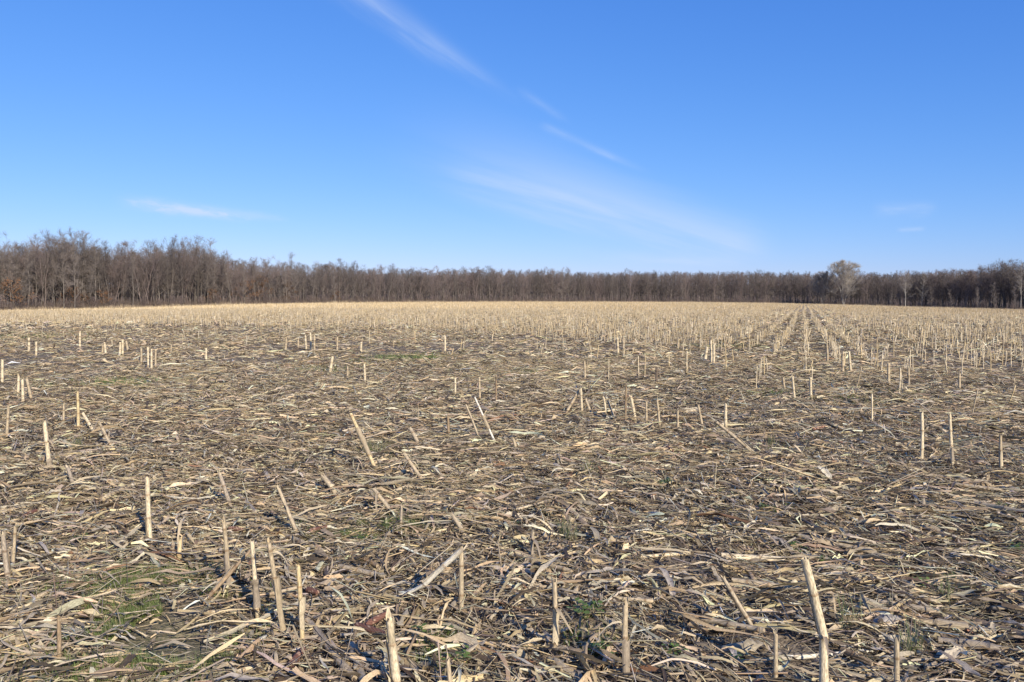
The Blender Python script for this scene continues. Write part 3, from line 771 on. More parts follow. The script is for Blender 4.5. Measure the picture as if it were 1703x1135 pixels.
def build_rows():
    P = row_points(); P = P[np.argsort(P[:, 2])]
    vis = np.abs(P[:, 0]) < P[:, 1] * .625
    idx = np.where(vis)[0][:190]
    # look-alikes at the front of the rows, one object each
    protos = []
    for i in range(10):
        H = random.uniform(.28, .50); off = Vector((0, 0, 0)); ln = random.choice([.02, .04, .06, .10, .18])
        a = random.uniform(0, 6.28); top = Vector((cos(a) * ln, sin(a) * ln, H))
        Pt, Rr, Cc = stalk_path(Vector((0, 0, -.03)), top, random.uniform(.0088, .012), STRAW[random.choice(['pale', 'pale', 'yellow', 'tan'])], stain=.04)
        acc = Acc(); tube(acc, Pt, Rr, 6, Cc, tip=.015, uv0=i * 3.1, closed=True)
        if i % 2:
            n_ = 3
            for q in range(n_):
                th = random.uniform(0, 6.28); L_ = random.uniform(.08, .16); z_ = random.uniform(.1, H * .8); w_ = .014
                V = [(0, 0, z_), (cos(th) * L_ * .5 - sin(th) * w_, sin(th) * L_ * .5 + cos(th) * w_, z_ + .03),
                     (cos(th) * L_, sin(th) * L_, z_ - .06), (cos(th) * L_ * .5 + sin(th) * w_, sin(th) * L_ * .5 - cos(th) * w_, z_ + .02)]
                acc.add(V, [(0, 1, 2, 3)], None, np.array(STRAW['pale']) * .95, np.zeros((4, 2)))
        protos.append((acc.mesh('corn_stub', M_STUB, smooth=True), ('leaning' if ln > .09 else 'short upright' if H < .37 else 'tall upright') + (' corn stub with leaf rags' if i % 2 else ' bare corn stub')))
    for i in idx:
        x, y = P[i, 0], P[i, 1]
        pm, pl = random.choice(protos)
        o = link('corn_stub', pm, None, (x, y, float(gz(x, y)) - .005)); o.rotation_euler = (0, 0, random.uniform(0, 6.28))
        s = random.uniform(.85, 1.15); o.scale = (s, s, s)
        tag(o, pl + ' at the ragged front of the standing rows', 'corn stub', pl.replace('stub', 'stubs') + ' at the front of the rows')
    m = np.ones(len(P), bool); m[idx] = False
    Q_ = P[m]; acc = Acc()
    for lod, sides in ((8, 3), (105, 2), (215, 2)):
        q = Q_[Q_[:, 3] == lod]; n = len(q)
        H = rng.normal(.34, .10, n).clip(.08, .60); r = rng.normal(.0115, .002, n) * {8: 1.05, 105: 1.9, 215: 3.0}[lod]
        th = rng.uniform(0, 6.28, n); ln = np.abs(rng.normal(0, .06, n)) + (rng.random(n) < .24) * rng.uniform(.08, .38, n); H = H * np.where(ln > .15, .75, 1)
        z = gz(q[:, 0], q[:, 1]); rot = rng.uniform(0, 6.28, n)
        c = PAL[0] * 0 + np.array([(.59, .465, .285), (.53, .405, .225), (.64, .54, .38), (.41, .315, .195)])[rng.choice(4, n, p=[.42, .26, .2, .12])]
        c = c * np.exp(rng.normal(0, .13, (n, 1)))
        if sides == 3:
            V = np.zeros((n, 6, 3))
            for e in range(2):
                for k in range(3):
                    a = rot + 2 * pi * k / 3
                    V[:, e * 3 + k, 0] = q[:, 0] + np.cos(th) * ln * e + np.cos(a) * r; V[:, e * 3 + k, 1] = q[:, 1] + np.sin(th) * ln * e + np.sin(a) * r
                    V[:, e * 3 + k, 2] = z - .02 + H * e + (rng.uniform(0, .025, n) if e else 0)
            f = np.array([[0, 1, 4, 3], [1, 2, 5, 4], [2, 0, 3, 5]]); per = 6
            C = np.repeat(c[:, None, :], 6, 1)
        else:
            V = np.zeros((n, 8, 3)); per = 8
            for b in range(2):
                for k, (e, s) in enumerate(((0, -1), (0, 1), (1, 1), (1, -1))):
                    a = rot + b * pi / 2
                    V[:, b * 4 + k, 0] = q[:, 0] + np.cos(th) * ln * e + np.cos(a) * r * s; V[:, b * 4 + k, 1] = q[:, 1] + np.sin(th) * ln * e + np.sin(a) * r * s
                    V[:, b * 4 + k, 2] = z - .02 + H * e
            f = np.array([[0, 1, 2, 3], [4, 5, 6, 7]]); C = np.repeat(c[:, None, :], 8, 1)
        F = (np.arange(n) * per)[:, None, None] + f[None]
        U = np.repeat(rng.uniform(0, 80, (n, 1, 2)), per, 1)
        acc.add(V.reshape(-1, 3), F.reshape(-1, 4), None, C.reshape(-1, 3), U.reshape(-1, 2))
        if lod == 8:                                                  # leaf rags still clinging to the stubs
            k = rng.random(n) < .85; x, y = q[k, 0], q[k, 1]; m_ = len(x)
            acc.add(*_r(ribbons(x + rng.normal(0, .03, m_), y + rng.normal(0, .03, m_), rng.uniform(.03, .22, m_), rng.uniform(0, 6.28, m_), rng.uniform(.10, .30, m_),
                                rng.uniform(.012, .03, m_), 2, 1, rng.normal(0, .8, m_), rng.normal(.05, .15, m_), rng.normal(0, .7, m_), rng.normal(0, .9, m_),
                                np.zeros(m_), tints(m_, (3, 4, 2, .8, .5, .2, .05)), rng.normal(0, .4, m_))))
    o = link('corn_stubble', acc.mesh('corn_stubble', M_STUB)); o['kind'] = 'stuff'
    tag(o, 'dense rows of pale cut corn stubble running off to the wood', 'stubble')
    print('ROWS', len(P))
build_rows()

# ------------------------------------------------------------------ fallen stalks
G_FALL = {'tan': 'tan stalks fallen on the litter', 'pale': 'pale stalks fallen on the litter', 'brown': 'brown stalks fallen on the litter',
          'grey': 'grey stalks fallen on the litter', 'dark': 'dark stalks fallen on the litter', 'white': 'pale stalks fallen on the litter', 'yellow': 'tan stalks fallen on the litter'}
L_FALL = {'tan': 'tan jointed corn stalk fallen flat on the leaf litter', 'pale': 'pale straw coloured corn stalk fallen flat on the leaf litter',
          'brown': 'brown weathered corn stalk fallen flat on the leaf litter', 'grey': 'grey weathered corn stalk fallen flat on the leaf litter',
          'dark': 'dark damp corn stalk fallen flat on the leaf litter', 'white': 'pale straw coloured corn stalk fallen flat on the leaf litter',
          'yellow': 'tan jointed corn stalk fallen flat on the leaf litter'}
def fallen(a, b, r, col, label=None, group=None, mid=None, rest=.0, parts=False, flat=True):
    a = Vector(a); b = Vector(b)
    P, Rr, Cc = stalk_path(a, b, r, STRAW[col], mid=mid, ground=flat)
    off = Vector((P[0].x, P[0].y, P[0].z - Rr[0]))
    acc = Acc(); tube(acc, P, Rr, 8 if P[0].y < 7 else 6, Cc, tip=.02, ecc=.16, uv0=random.uniform(0, 60), closed=not parts)
    root = link('fallen_stalk', acc.mesh('fallen_stalk', M_STALK, smooth=True, off=off[:]), None, off)
    if parts:
        link('cut_end', disc_mesh(P[-1], P[-1] - P[-2], Rr[-1] * .95, off, (.36, .28, .185)), root)
        link('cut_end', disc_mesh(P[0], P[0] - P[1], Rr[0] * .95, off, (.32, .25, .165)), root)
        if random.random() < .6:
            k = len(P) - 1; s = random.uniform(.05, .45)
            link('leaf_sheath', sheath_mesh(P, Rr, k * s, k * min(s + .4, .95), np.array(STRAW[random.choice(['tan', 'grey', 'pale'])]), off, random.uniform(.0, .03)), root)
    ln = (b - a).length; sz = 'short stubby ' if ln < .2 else 'long ' if ln > .45 else 'slim ' if r < .0085 else 'thick '
    tag(root, label or sz + L_FALL[col], 'corn stalk', group or (None if label else sz + G_FALL[col]))
    return root

LYING = [  # two ends in photo pixels, diameter px, colour, label
    ((508, 1036), (590, 1140), 14, 'grey', 'thickest grey corn stalk fallen beside the yellowish stub'),
    ((585, 1083), (607, 1150), 15, 'grey', 'dark bluish grey corn stalk piece slanting out of shadowed litter'),
    ((813, 810), (860, 848), 6, 'tan', None), ((779, 821), (820, 841), 6, 'dark', None), ((725, 790), (756, 818), 7, 'tan', None), ((601, 782), (650, 790), 7, 'brown', None),
    ((645, 735), (722, 752), 6, 'pale', None), ((539, 800), (572, 832), 8, 'brown', None), ((466, 893), (547, 930), 8, 'tan', None), ((640, 867), (707, 886), 7, 'brown', None),
    ((995, 772), (1057, 786), 7, 'tan', None), ((987, 754), (1016, 776), 5, 'grey', None), ((1072, 782), (1094, 804), 6, 'grey', None), ((894, 836), (951, 876), 9, 'tan', None),
    ((938, 847), (975, 877), 9, 'tan', None), ((1067, 826), (1152, 861), 7, 'brown', None), ((1181, 805), (1280, 832), 8, 'brown', None), ((850, 857), (903, 846), 7, 'pale', None),
    ((1152, 858), (1200, 872), 8, 'grey', None), ((1578, 812), (1672, 826), 8, 'tan', None), ((1620, 845), (1720, 866), 10, 'tan', None), ((1449, 836), (1491, 872), 8, 'grey', None),
    ((1310, 819), (1360, 849), 8, 'dark', None), ((1338, 830), (1374, 812), 7, 'tan', None), ((1408, 781), (1480, 788), 6, 'tan', None), ((1640, 785), (1680, 814), 5, 'tan', None),
    ((1328, 900), (1456, 930), 11, 'tan', None), ((1532, 884), (1610, 912), 9, 'brown', None), ((1600, 902), (1700, 930), 9, 'dark', None), ((850, 930), (950, 962), 10, 'tan', None),
    ((1005, 973), (1086, 1010), 10, 'tan', None), ((1199, 933), (1303, 944), 11, 'pale', None), ((1217, 975), (1330, 992), 12, 'tan', None), ((1134, 1032), (1270, 1064), 12, 'tan', None),
    ((927, 996), (1087, 1014), 9, 'tan', None), ((1150, 1091), (1260, 1130), 11, 'brown', None), ((964, 1058), (1038, 1093), 11, 'grey', None), ((1108, 993), (1144, 1020), 10, 'brown', None),
    ((905, 976), (980, 980), 8, 'brown', None), ((1524, 1041), (1648, 1064), 12, 'tan', None), ((1385, 960), (1432, 982), 10, 'brown', None),
    ((1532, 945), (1645, 955), 10, 'brown', None), ((1622, 1045), (1720, 1072), 13, 'brown', None), ((1437, 984), (1490, 1006), 9, 'grey', None), ((1512, 998), (1556, 1014), 9, 'tan', None),
    ((1263, 980), (1313, 990), 10, 'tan', None), ((580, 925), (628, 952), 10, 'brown', None), ((565, 950), (640, 971), 10, 'tan', None), ((518, 1037), (549, 1026), 9, 'tan', None),
    ((678, 998), (772, 1027), 10, 'brown', None), ((383, 1095), (440, 1072), 9, 'white', None), ((386, 1131), (432, 1120), 9, 'pale', None), ((335, 1027), (396, 1027), 8, 'tan', None),
    ((60, 1002), (155, 955), 7, 'tan', None), ((20, 1030), (50, 990), 9, 'tan', None), ((150, 1105), (206, 1095), 11, 'tan', None), ((0, 1010), (20, 960), 9, 'tan', None),
    ((100, 938), (160, 930), 6, 'tan', None), ((170, 838), (205, 822), 9, 'tan', None), ((0, 858), (66, 842), 6, 'tan', None), ((322, 855), (358, 860), 6, 'pale', None), ((258, 826), (298, 838), 6, 'pale', None),
    ((225, 770), (268, 768), 4, 'pale', None), ((98, 756), (152, 758), 4, 'pale', None), ((372, 785), (412, 795), 6, 'tan', None), ((395, 830), (425, 862), 9, 'grey', None), ((1000, 720), (1030, 735), 5, 'grey', None),
    ((1060, 705), (1085, 715), 5, 'pale', None), ((1140, 690), (1165, 683), 5, 'pale', None), ((1520, 692), (1595, 690), 5, 'tan', None), ((1540, 712), (1570, 707), 4, 'pale', None), ((1610, 725), (1660, 733), 5, 'tan', None),
    ((1360, 757), (1400, 750), 4, 'pale', None), ((1425, 760), (1465, 750), 5, 'pale', None), ((1090, 1005), (1135, 985), 8, 'brown', None), ((1460, 1010), (1560, 1030), 10, 'grey', None), ((1650, 960), (1720, 972), 10, 'brown', None),
    ((1560, 1075), (1660, 1095), 12, 'grey', None), ((1400, 1090), (1450, 1120), 12, 'brown', None), ((1590, 935), (1625, 917), 8, 'tan', None), ((1650, 1020), (1720, 1022), 9, 'tan', None),
    ((1030, 820), (1062, 835), 7, 'brown', None), ((700, 870), (708, 892), 6, 'dark', None), ((1330, 870), (1370, 895), 8, 'dark', None), ((1480, 800), (1520, 812), 6, 'brown', None),
]
def build_fallen():
    for a, b, w, col, lab in LYING:
        A = ground_at(*a); B = ground_at(*b); r = w / FPX * (A.y + B.y) / 4
        A.z += r + .012; B.z += r + random.uniform(.008, .03)
        if (B - A).length > .95: B = A + (B - A).normalized() * .95
        fallen(A, B, r, col, lab, parts=w > 9)
    # the snapped white stalk hanging from the top of its stub, and two propped sticks
    b = ground_at(767, 1018)
    T_ = at_depth(768, 914, b.y - .012); E = ground_at(655, 998); E.z += .01; mid = at_depth(705, 975, (b.y + E.y) / 2)
    fallen(T_, E, .0125, 'white', 'white snapped corn stalk bent down from the top of its stub', mid=mid, parts=True, flat=False)
    A = ground_at(337, 1008); A.z += .012; b4 = ground_at(381, 988); B = at_depth(418, 914, b4.y - .03)
    fallen(A, B, .010, 'brown', 'brown corn stick propped up slanting across an upright stub', parts=True, flat=False)
    A = ground_at(446, 1005); A.z += .05; B = at_depth(492, 978, A.y + .02)
    fallen(A, B, .009, 'tan', 'short tan corn stick lodged between two upright stubs', parts=True, flat=False)
    A = ground_at(1296, 1106); A.z += .03; B = at_depth(1453, 1081, A.y + .10); A2 = at_depth(1330, 1092, A.y + .05)
    fallen(A, B, .0095, 'white', 'pale thin corn stalk held off the ground behind the tallest stub', mid=A2, parts=True, flat=False)
    A = ground_at(1492, 1103); A.z += .015; B = at_depth(1418, 1050, A.y + .35)
    B.z = max(B.z, float(gz(B.x, B.y)) + .015)
    fallen(A, B, .011, 'grey', 'grey ribbed corn stalk running up to a short splintered stub', parts=True)
    # the rest, scattered
    n = 205; k = 0
    while k < n:
        a = random.uniform(-.63, .63); r_ = math.sqrt(random.uniform(3.3 ** 2, 13.5 ** 2)) if k < 120 else math.sqrt(random.uniform(11 ** 2, 20 ** 2))
        x, y = r_ * sin(a), r_ * cos(a)
        if random.random() < float(green(np.array([x]), np.array([y]))[0]): continue
        if x < .5 and random.random() < .35: continue
        h = float(headings(1, np.array([x]))[0]); L_ = min(.9, math.exp(random.gauss(math.log(.30), .5))); rr = random.uniform(.006, .0125)
        dx, dy = cos(h) * L_ / 2, sin(h) * L_ / 2
        A = Vector((x - dx, y - dy, float(gz(x - dx, y - dy)) + rr + .01)); B = Vector((x + dx, y + dy, float(gz(x + dx, y + dy)) + rr + random.uniform(.005, .05)))
        fallen(A, B, rr, random.choices(['tan', 'pale', 'brown', 'grey', 'dark'], [3, 2, 2.4, 2, 1])[0]); k += 1
build_fallen()

# ------------------------------------------------------------------ cobs, husks, single big leaves, weeds, grass
def cob(p0, p1, r, label):
    A = Vector(p0); B = Vector(p1); off = Vector((A.x, A.y, A.z - r)); acc = Acc()
    n = 16; s = 16; V = []; C = []; U = []; d = B - A; u, v = frame(d)
    for i in range(n + 1):
        t = i / n; rr = r * (.80 + .2 * sin(pi * min(1, t * 1.2))) * (.45 if i in (0, n) else 1)
        for k in range(s):
            a = 2 * pi * k / s + (i % 2) * .0
            bump = .88 if (k % 2) else 1.06
            bump *= .93 if (i % 2) else 1.03
            q = A + d * t + (u * cos(a) + v * sin(a)) * rr * bump - off; V.append(q[:])
            c = np.array((.17, .080, .056)) * (1.2 if (k % 2 == 0) == (i % 2 == 0) else .72); c = c if random.random() > .10 else np.array((.52, .36, .24))
            C.append(c); U.append((k, i))
    Q = [(i * s + k, i * s + (k + 1) % s, (i + 1) * s + (k + 1) % s, (i + 1) * s + k) for i in range(n) for k in range(s)]
    V.append((A - off)[:]); C.append((.55, .42, .30)); U.append((0, 0)); V.append((B - off)[:]); C.append((.5, .36, .25)); U.append((0, 0))
    T = [((k + 1) % s, k, len(V) - 2) for k in range(s)] + [(n * s + k, n * s + (k + 1) % s, len(V) - 1) for k in range(s)]
    acc.add(V, Q, T, np.array([np.array(c) for c in C]), np.array(U))
    tag(link('corn_cob', acc.mesh('corn_cob', M_COB, smooth=False), None, off), label, 'corn cob')

for a, b, lab in (((590, 1052), (650, 1074), 'red shelled corn cob lying under another cob beside a splintered stub'),
                  ((606, 1058), (646, 1044), 'red shelled corn cob resting across another at an angle'),
                  ((478, 1128), (506, 1094), 'dark red shelled corn cob lying below the yellowish stub'),
                  ((514, 893), (548, 886), 'rusty red corn cob beside a slanting tan stub'),
                  ((510, 992), (530, 1000), 'small dark red cob piece half hidden in grey leaves'),
                  ((40, 868), (62, 858), 'rusty cob piece among curled leaves near the upright pair of stubs'),
                  ((640, 852), (652, 856), 'small reddish cob piece under a slanting stub'),
                  ((1352, 720), (1372, 715), 'rusty orange cob lying alone on open litter'),
                  ((1108, 752), (1120, 758), 'small rusty cob near a fallen pale stalk'),
                  ((380, 888), (405, 892), 'rusty brown cob behind the olive upright stub')):
    A = ground_at(*a); B = ground_at(*b); r = .0175; A.z += r + .022; B.z += r + .026
    if 'resting across' in lab: A.z += .012; B.z += .03
    cob(A, B, r, lab)

def one_leaf(name, x, y, L_, w_, tint, label, cat, group, shape, arch, fold, z0=.02, th=None, pitch=.05, nx=8):
    a = lambda v: np.array([v], float)
    V, Q, C, U = ribbons(a(x), a(y), a(z0), a(random.uniform(0, 6.28) if th is None else th), a(L_), a(w_), nx, 4, a(random.gauss(0, .38)), a(arch), a(random.gauss(0, .3)),
                         a(random.gauss(0, .7 if shape == 'leaf' else .2)), a(fold), np.array([tint], float), a(pitch), shape)
    off = np.array([x, y, float(gz(x, y))])
    o = link(name, new_mesh(name, V - off, Q, None, C, U, (M_LEAF,), smooth=True), None, off); tag(o, label, cat, group); return o

def build_leaves():
    p = ground_at(1232, 1090)
    one_leaf('corn_husk', p.x, p.y, .20, .085, (.40, .33, .22), 'boat shaped brown husk lying below the peeling slanting stub', 'corn husk', None, 'husk', .12, -.32, .03, th=.05)
    p = ground_at(1475, 1040)
    one_leaf('corn_husk', p.x, p.y, .17, .075, (.42, .37, .31), 'flat grey husk beside a tuft of grey grass and a long fallen stalk', 'corn husk', None, 'husk', .08, -.2, .02, th=.2)
    for q in range(3):
        p = ground_at(1568 + q * 9, 1098 + q * 5)
        one_leaf('corn_husk', p.x, p.y, .15, .026, (.54, .45, .32), 'pale tan husk in a fanned bundle by the fallen brown stalks', 'corn husk', 'fanned bundle of pale husks', 'leaf', .05, .15, .02 + q * .012, th=-.3 + q * .35)
    for q in range(3):
        p = ground_at(185 + q * 10, 1072 - q * 3)
        one_leaf('corn_husk', p.x, p.y, .16, .022, (.64, .57, .45), 'bleached ribbed husk arching over green grass', 'corn husk', 'arching bleached husks on the green spot', 'leaf', .22, .1, .01 + q * .012, th=.15 + q * .1)
    p = ground_at(1372, 800)
    one_leaf('corn_husk', p.x, p.y, .20, .05, (.66, .58, .43), 'pale husk curling upright out of flat litter', 'corn husk', None, 'leaf', .1, .3, .02, th=1.9, pitch=.5)
    for px, py in ((705, 806), (1000, 975), (1360, 925), (1190, 985), (1080, 870), (240, 960), (330, 985), (150, 940), (640, 968), (560, 1010), (880, 1020), (1110, 915), (1420, 900), (1385, 1005), (1460, 975), (1620, 985), (1490, 1115), (860, 1085), (700, 1040), (1015, 1045)):
        p = ground_at(px, py)
        one_leaf('corn_husk', p.x, p.y, random.uniform(.10, .18), random.uniform(.022, .042), np.array((.56, .45, .29)) * random.uniform(.85, 1.15), 'cupped pale husk lying loose on the litter', 'corn husk',
                 'cupped pale husks on the litter', 'husk', random.uniform(.03, .14), random.uniform(-.35, .1), .02)
    kinds = [('broad crinkled grey corn leaf lying on the litter', 'crinkled grey leaves', (.44, .375, .30), 4), ('broad tan corn leaf lying on the litter', 'broad tan leaves', (.50, .40, .26), 3),
             ('pale bleached corn leaf twisted on the litter', 'bleached twisted leaves', (.62, .53, .37), 2), ('dark brown corn leaf lying on the litter', 'dark brown leaves', (.22, .165, .12), 1.6)]
    k = 0
    while k < 210:
        a = random.uniform(-.63, .63); r_ = math.sqrt(random.uniform(3.2 ** 2, 8 ** 2)); x, y = r_ * sin(a), r_ * cos(a)
        if random.random() < 1.1 * float(green(np.array([x]), np.array([y]))[0]): continue
        ll = random.uniform(.12, .34); wl_ = random.uniform(.014, .036)
        sz = ('long ' if ll > .24 else 'short ') + ('narrow ' if wl_ < .024 else 'wide ')
        lab, grp, c, _ = random.choices(kinds, [q[3] for q in kinds])[0]
        one_leaf('corn_leaf', x, y, ll, wl_, np.array(c) * random.uniform(.8, 1.2), sz + lab.replace('broad ', ''), 'corn leaf', sz + grp, 'leaf', random.uniform(-.02, .10), random.uniform(-.5, .5), random.uniform(.01, .035),
                 th=float(headings(1, np.array([x]))[0]), pitch=abs(random.gauss(0, .09))); k += 1
build_leaves()

def build_weeds():
    LEAFY = 'bright green broad leaved weed sprouting through the litter'; TUFT = 'grey green grass tuft standing up through the litter'
    for px, py, s, kind in ((975, 1035, 1.3, 0), (990, 1025, .9, 0), (1000, 1100, 1.1, 0), (700, 1068, 1, 0), (740, 1095, .8, 0), (765, 1108, 1, 0), (1110, 810, 1, 0), (1097, 812, .8, 0), (1195, 827, .9, 0),
                            (1318, 922, 1.1, 0), (1332, 930, .8, 0), (1365, 942, .9, 0), (1585, 973, .9, 0), (1535, 982, .9, 0), (1120, 1098, .9, 0), (1272, 852, .9, 0), (1290, 855, .7, 0), (1225, 1110, .8, 0),
                            (625, 912, .9, 0), (600, 905, .8, 0), (640, 885, .9, 0), (570, 895, .7, 0), (132, 905, .8, 0), (1570, 1003, 1.2, 1), (1410, 1050, 1.3, 1), (1515, 1095, 1.4, 1), (940, 897, 1.2, 1), (950, 905, 1, 1),
                            (128, 748, 1.3, 1), (980, 790, 1.2, 1), (1280, 745, 1.2, 1), (1690, 925, 1.1, 0), (1660, 850, .9, 0), (1315, 850, .8, 0), (860, 880, .7, 0), (630, 762, 1.3, 1), (612, 752, 1.2, 1), (745, 1060, .7, 0)):
        p = ground_at(px, py); p.z += .012; s *= 1.3; acc = Acc()
        if kind == 0:
            for i in range(26):
                th = random.uniform(0, 6.28); d = random.uniform(.0, .05) * s; z = random.uniform(.02, .045) * s; l = random.uniform(.012, .024) * s; w = l * .4; t2 = random.uniform(0, 6.28)
                c = Vector((cos(th) * d, sin(th) * d, z)); e = Vector((cos(t2), sin(t2), random.uniform(-.2, .4))); f = Vector((-sin(t2), cos(t2), 0))
                acc.add([c[:], (c + e * l * .5 + f * w)[:], (c + e * l)[:], (c + e * l * .5 - f * w)[:]], [(0, 1, 2, 3)], None, np.array((.14, .205, .05)) * random.uniform(.7, 1.25), np.random.rand(4, 2) * 5)
                acc.add([(0, 0, 0), (.002, 0, 0), c[:]], None, [(0, 1, 2)], np.array((.12, .18, .05)), np.zeros((3, 2)))
            lab, grp, nm = LEAFY, 'green weeds in the litter', 'weed'
        else:
            for i in range(45):
                th = random.uniform(0, 6.28); b = Vector((random.gauss(0, .018), random.gauss(0, .018), 0)) * s; l = random.uniform(.05, .12) * s; w = .0016
                tip = b + Vector((cos(th) * l * .45, sin(th) * l * .45, l)); f = Vector((-sin(th), cos(th), 0)) * w; m_ = b.lerp(tip, .55) + Vector((0, 0, .012))
                acc.add([(b - f)[:], (b + f)[:], (m_ + f * .8)[:], (m_ - f * .8)[:], tip[:]], [(0, 1, 2, 3)], [(3, 2, 4)], np.array(random.choice([(.20, .21, .11), (.14, .18, .06), (.34, .29, .18)])), np.random.rand(5, 2) * 5)
            lab, grp, nm = TUFT, 'grass tufts in the litter', 'grass_tuft'
        tag(link(nm, acc.mesh(nm, M_GREEN), None, p), lab, 'weed' if kind == 0 else 'grass', grp)
    # short grass of the green spots
    xs, ys = [], []
    for cx, cy, ex, ey, s in PATCH:
        dist = math.hypot(cx, cy); n = int(min(14000, 34000 * ex * ey * pi * s)) if dist < 6 else int(min(1600, 650 * ex * ey * pi * s))
        xs.append(cx + rng.normal(0, .55, n) * ex); ys.append(cy + rng.normal(0, .55, n) * ey)
    x = np.concatenate(xs); y = np.concatenate(ys)
    k = fbm(x * 2.2, y * 2.2, 91) > .36; x, y = x[k], y[k]; n = len(x); d = np.hypot(x, y)
    h = rng.uniform(.018, .060, n) * np.where(d > 8, 1.4, 1); w = rng.uniform(.0014, .0032, n) * np.maximum(1, d / 6); th = rng.uniform(0, 6.28, n); z = gz(x, y)
    V = np.zeros((n, 3, 3)); ln = rng.uniform(.2, 1.1, n)
    V[:, 0] = np.stack([x - np.sin(th) * w, y + np.cos(th) * w, z], -1); V[:, 1] = np.stack([x + np.sin(th) * w, y - np.cos(th) * w, z], -1)
    V[:, 2] = np.stack([x + np.cos(th) * h * ln, y + np.sin(th) * h * ln, z + h + .01], -1)
    c = np.array([(.155, .215, .06), (.195, .24, .08), (.12, .17, .045), (.28, .26, .125)])[rng.choice(4, n)] * np.exp(rng.normal(0, .15, (n, 1)))
    acc = Acc(); acc.add(V.reshape(-1, 3), None, np.arange(n * 3).reshape(-1, 3), np.repeat(c, 3, 0), rng.random((n * 3, 2)) * 9)
    o = link('grass', acc.mesh('grass', M_GREEN)); o['kind'] = 'stuff'; tag(o, 'short green grass in thin spots between the corn litter', 'grass')
build_weeds()

# ------------------------------------------------------------------ trees
BARK = {'grey': mat_bark('bark_grey', (.13, .11, .092), (.25, .215, .18)), 'dark': mat_bark('bark_dark', (.07, .06, .052), (.15, .125, .105)),
        'red': mat_bark('bark_red', (.13, .10, .085), (.24, .19, .165)), 'pale': mat_bark('bark_pale', (.24, .215, .18), (.46, .42, .36), .15),
        'oak': mat_bark('bark_oak', (.12, .095, .075), (.22, .18, .145))}
TWIG = {'grey': mat_bark('twig_grey', (.145, .122, .105), (.225, .19, .165)), 'dark': mat_bark('twig_dark', (.10, .084, .075), (.165, .14, .125)),
        'red': mat_bark('twig_red', (.15, .115, .10), (.225, .175, .155)), 'pale': mat_bark('twig_pale', (.27, .235, .195), (.40, .355, .30), .12),
        'oak': mat_bark('twig_oak', (.13, .095, .075), (.20, .15, .12))}
M_RUSSET = mat_bark('russet_leaves', (.125, .068, .036), (.235, .125, .062), .3, 2.0)

class TB:
    """collects thin tubes and twigs of one tree"""
    def __init__(s): s.V = []; s.Q = []; s.T = []
    def tube(s, pts, rad, sides):
        b = len(s.V); k = len(pts)
        for i, p in enumerate(pts):
            u, v = frame(pts[min(i + 1, k - 1)] - pts[max(i - 1, 0)])
            for q in range(sides):
                a = 2 * pi * q / sides; s.V.append((p + (u * cos(a) + v * sin(a)) * rad[i])[:])
        for i in range(k - 1):
            for q in range(sides):
                s.Q.append((b + i * sides + q, b + i * sides + (q + 1) % sides, b + (i + 1) * sides + (q + 1) % sides, b + (i + 1) * sides + q))
    def twig(s, p, d, l, w):
        a = Vector((random.gauss(0, 1), random.gauss(0, 1), random.gauss(0, 1))).cross(d).normalized() * w
        b = len(s.V); s.V += [(p - a)[:], (p + a)[:], (p + d * l)[:]]; s.T.append((b, b + 1, b + 2))
    def quad(s, p, e, f):
        b = len(s.V); s.V += [(p - e - f)[:], (p + e - f)[:], (p + e + f)[:], (p - e + f)[:]]; s.Q.append((b, b + 1, b + 2, b + 3))
    def mesh(s, name, mat): return new_mesh(name, s.V, s.Q, s.T, mats=(mat,))

def rdir(el, az): return Vector((cos(az) * cos(el), sin(az) * cos(el), sin(el)))

